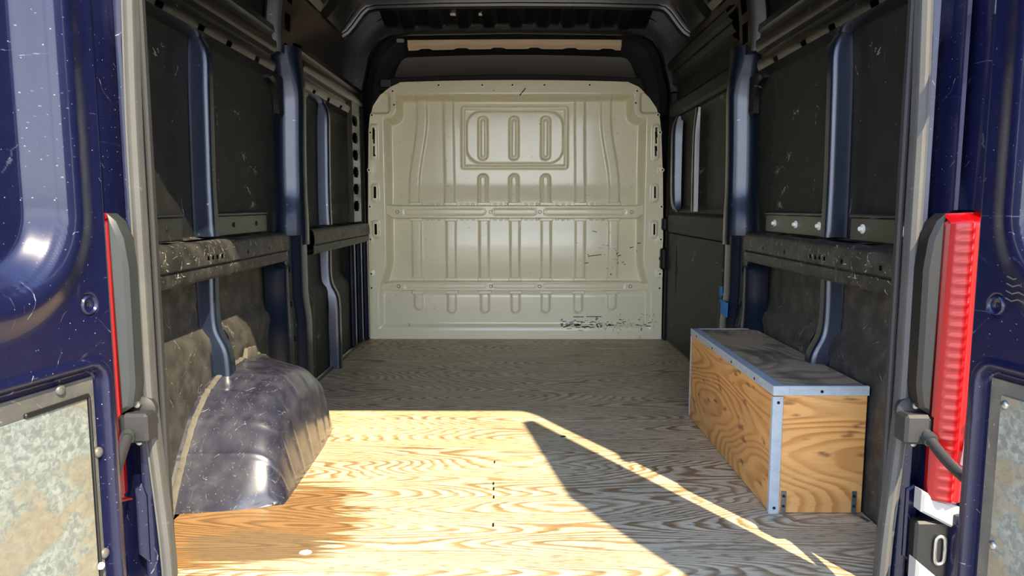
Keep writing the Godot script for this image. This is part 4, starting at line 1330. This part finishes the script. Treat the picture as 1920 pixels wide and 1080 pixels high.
# ------------------------------------------------------------------ plywood box
func build_box() -> void:
	var x0 := 0.680; var x1 := 0.928; var z0 := -1.855; var z1 := -2.757; var h := 0.345
	var o := thing("plywood_box", "long varnished plywood box with grey metal edge trim standing on the floor", "box", Vector3((x0 + x1) * 0.5, 0, (z0 + z1) * 0.5))
	var off := o.position
	var panel := func(called, c: Vector3, s: Vector3, mat, ax: int, lab := ""):
		var b := MB.new()
		b.box(c - off, s, 0.002)
		for k in b.p.size():
			var q: Vector3 = b.p[k] + off
			if ax == 0: b.uv[k] = Vector2((z0 - q.z) / 0.93, 1.0 - q.y / 0.36)
			elif ax == 1: b.uv[k] = Vector2((q.x - x0) / 0.93 + 0.31, 1.0 - q.y / 0.36)
			else: b.uv[k] = Vector2((q.x - x0) / 0.93 + 0.2, (z0 - q.z) / 0.95)
		part(called, b, mat, o, 20.0, lab)
	var t := 0.015
	panel.call("side_board", Vector3(x0 + t * 0.5, h * 0.5, (z0 + z1) * 0.5), Vector3(t, h - 0.002, z0 - z1 - 0.002), M.box_ply, 0)
	panel.call("end_board", Vector3((x0 + x1) * 0.5, h * 0.5, z0 - t * 0.5), Vector3(x1 - x0 - 0.002, h - 0.002, t), M.box_ply, 1)
	panel.call("end_board", Vector3((x0 + x1) * 0.5, h * 0.5, z1 + t * 0.5), Vector3(x1 - x0 - 0.002, h - 0.002, t), M.box_ply, 1)
	panel.call("top_board", Vector3((x0 + x1) * 0.5, h - 0.004, (z0 + z1) * 0.5), Vector3(x1 - x0, 0.012, z0 - z1), M.box_top, 2, "weathered grey plywood lid")
	# edge trims: folded strips
	var e := 0.0022; var wd := 0.024
	var tr := func(c: Vector3, s: Vector3): bx("edge_trim", c - off, s, M.trim, o, 0.0008)
	tr.call(Vector3(x0 - e * 0.5, h - wd * 0.5 + 0.003, (z0 + z1) * 0.5), Vector3(e, wd, z0 - z1))
	tr.call(Vector3(x0 + wd * 0.5, h + 0.003, (z0 + z1) * 0.5), Vector3(wd + 0.004, e, z0 - z1 + 0.004))
	tr.call(Vector3((x0 + x1) * 0.5, h - wd * 0.5 + 0.003, z0 + e * 0.5), Vector3(x1 - x0 + 0.004, wd, e))
	tr.call(Vector3((x0 + x1) * 0.5, h + 0.0035, z0 - 0.003), Vector3(x1 - x0 + 0.004, e, 0.008))
	tr.call(Vector3(x0 + 0.012, (h - wd) * 0.5, z0 + e * 0.5), Vector3(0.026, h - wd, e))
	tr.call(Vector3(x0 - e * 0.5, (h - wd) * 0.5, z0 - 0.005), Vector3(e, h - wd, 0.014))
	tr.call(Vector3(x0 - e * 0.5, h * 0.5 - 0.01, z1 + 0.006), Vector3(e, h - 0.03, 0.012))
	tr.call(Vector3((x0 + x1) * 0.5, h + 0.003, z1 + 0.006), Vector3(x1 - x0, e, 0.014))
	for q in [Vector3(x0 + 0.012, 0.305, z0 + e), Vector3(x0 + 0.012, 0.016, z0 + e), Vector3(x0 + 0.125, h - 0.010, z0 + e)]:
		var b := MB.new()
		b.lathe([Vector2(0.0042, 0.0), Vector2(0.0042, 0.001), Vector2(0.0, 0.0012)], 10, Transform3D(Basis.IDENTITY, q - off))
		part("nail", b, M.dark_hole, o, 40.0)
	for k in 4:
		var b := MB.new()
		b.lathe([Vector2(0.004, 0.0), Vector2(0.004, 0.001), Vector2(0.0, 0.0012)], 10, Transform3D(Basis(Vector3(0, 0, -1), Vector3(0, 1, 0), Vector3(-1, 0, 0)) , Vector3(x0 - e, h - 0.012, z0 - 0.15 - 0.22 * k) - off))
		part("nail", b, M.dark_hole, o, 40.0)
	# corner brackets screwed to box and floor
	for x in [0.716, 0.904]:
		var br := thing("angle_bracket", "x", "bracket", Vector3(x, 0, z0 + 0.001))
		br.set_meta("label", "small steel angle bracket at the trimmed corner of the plywood box" if x < 0.8 else "small steel angle bracket at the wall side of the plywood box")
		br.set_meta("group", "angle brackets holding the box")
		var b := MB.new()
		b.box(Vector3(0, 0.032, 0.0016), Vector3(0.014, 0.062, 0.0022), 0.0008)
		b.box(Vector3(0.009, 0.0016, 0.026), Vector3(0.014, 0.0022, 0.052), 0.0008, Basis(Vector3.UP, 0.35))
		part("bent_strap", b, M.steel, br, 20.0)
		for q in [Vector3(0, 0.05, 0.003), Vector3(0, 0.022, 0.003)]:
			b = MB.new()
			b.lathe([Vector2(0.004, 0), Vector2(0.0035, 0.0015), Vector2(0, 0.002)], 10, Transform3D(Basis.IDENTITY, q))
			part("screw", b, M.dark_hole, br, 40.0)

func build_small() -> void:
	# blue tape left on the pillar foot behind the box
	var bs := Basis(Vector3(0, 0, 1), Vector3(0, 1, 0), Vector3(-1, 0, 0))
	var scraps := [
		[Vector3(0.872, 0.395, -2.985), PackedVector2Array([Vector2(-0.05, -0.03), Vector2(0.045, -0.032), Vector2(0.05, 0.028), Vector2(-0.042, 0.03)]), M.tape, "bright blue tape square wrapped on the navy pillar foot"],
		[Vector3(0.908, 0.40, -3.10), PackedVector2Array([Vector2(-0.035, -0.03), Vector2(0.035, -0.025), Vector2(0.03, 0.035), Vector2(-0.02, 0.03)]), M.tape, "small blue tape scrap on the black flange next to the tape square"],
		[Vector3(0.905, 0.285, -3.09), PackedVector2Array([Vector2(-0.10, -0.03), Vector2(0.10, -0.03), Vector2(0.02, -0.005), Vector2(-0.08, 0.06)]), M.tape, "triangular blue tape scrap just above the box lid"],
		[Vector3(0.905, 0.345, -3.13), PackedVector2Array([Vector2(-0.035, -0.03), Vector2(0.02, -0.035), Vector2(0.035, 0.02), Vector2(-0.01, 0.04)]), M.tape_dull, "greyish torn tape scrap on the black flange"],
		[Vector3(0.917, 0.42, -3.19), PackedVector2Array([Vector2(-0.03, 0.04), Vector2(-0.01, -0.05), Vector2(0.02, -0.03), Vector2(0.015, 0.045)]), M.tape, "narrow curled blue tape scrap on the sliding door edge"]]
	for q in scraps:
		var o := thing("tape_scrap", q[3], "tape", q[0], "blue tape scraps")
		var b := MB.new()
		b.prism(q[1], 0.003, Transform3D(bs, Vector3.ZERO))
		part("tape", b, q[2], o, 20.0)
	# crumbs on the floor
	var rg := RandomNumberGenerator.new(); rg.seed = 21
	for q in [[Vector3(-0.50, 0, -1.63), 0.012, "pale flattened paint crumb on the brown floor stain"], [Vector3(0.17, 0, -2.50), 0.009, "small dark debris crumb lying in the shaded plywood"]]:
		var o := thing("crumb", q[2], "debris", q[0])
		var b := MB.new()
		b.lathe([Vector2(q[1], 0.0), Vector2(q[1] * 0.8, q[1] * 0.18), Vector2(q[1] * 0.3, q[1] * 0.3), Vector2(0.0, q[1] * 0.3)], 9, Transform3D(Basis(Vector3(1.3, 0, 0), Vector3(0, 0, -1), Vector3(0, 1, 0)), Vector3.ZERO))
		part("flake", b, M.white if q[1] > 0.01 else M.black, o, 30.0)
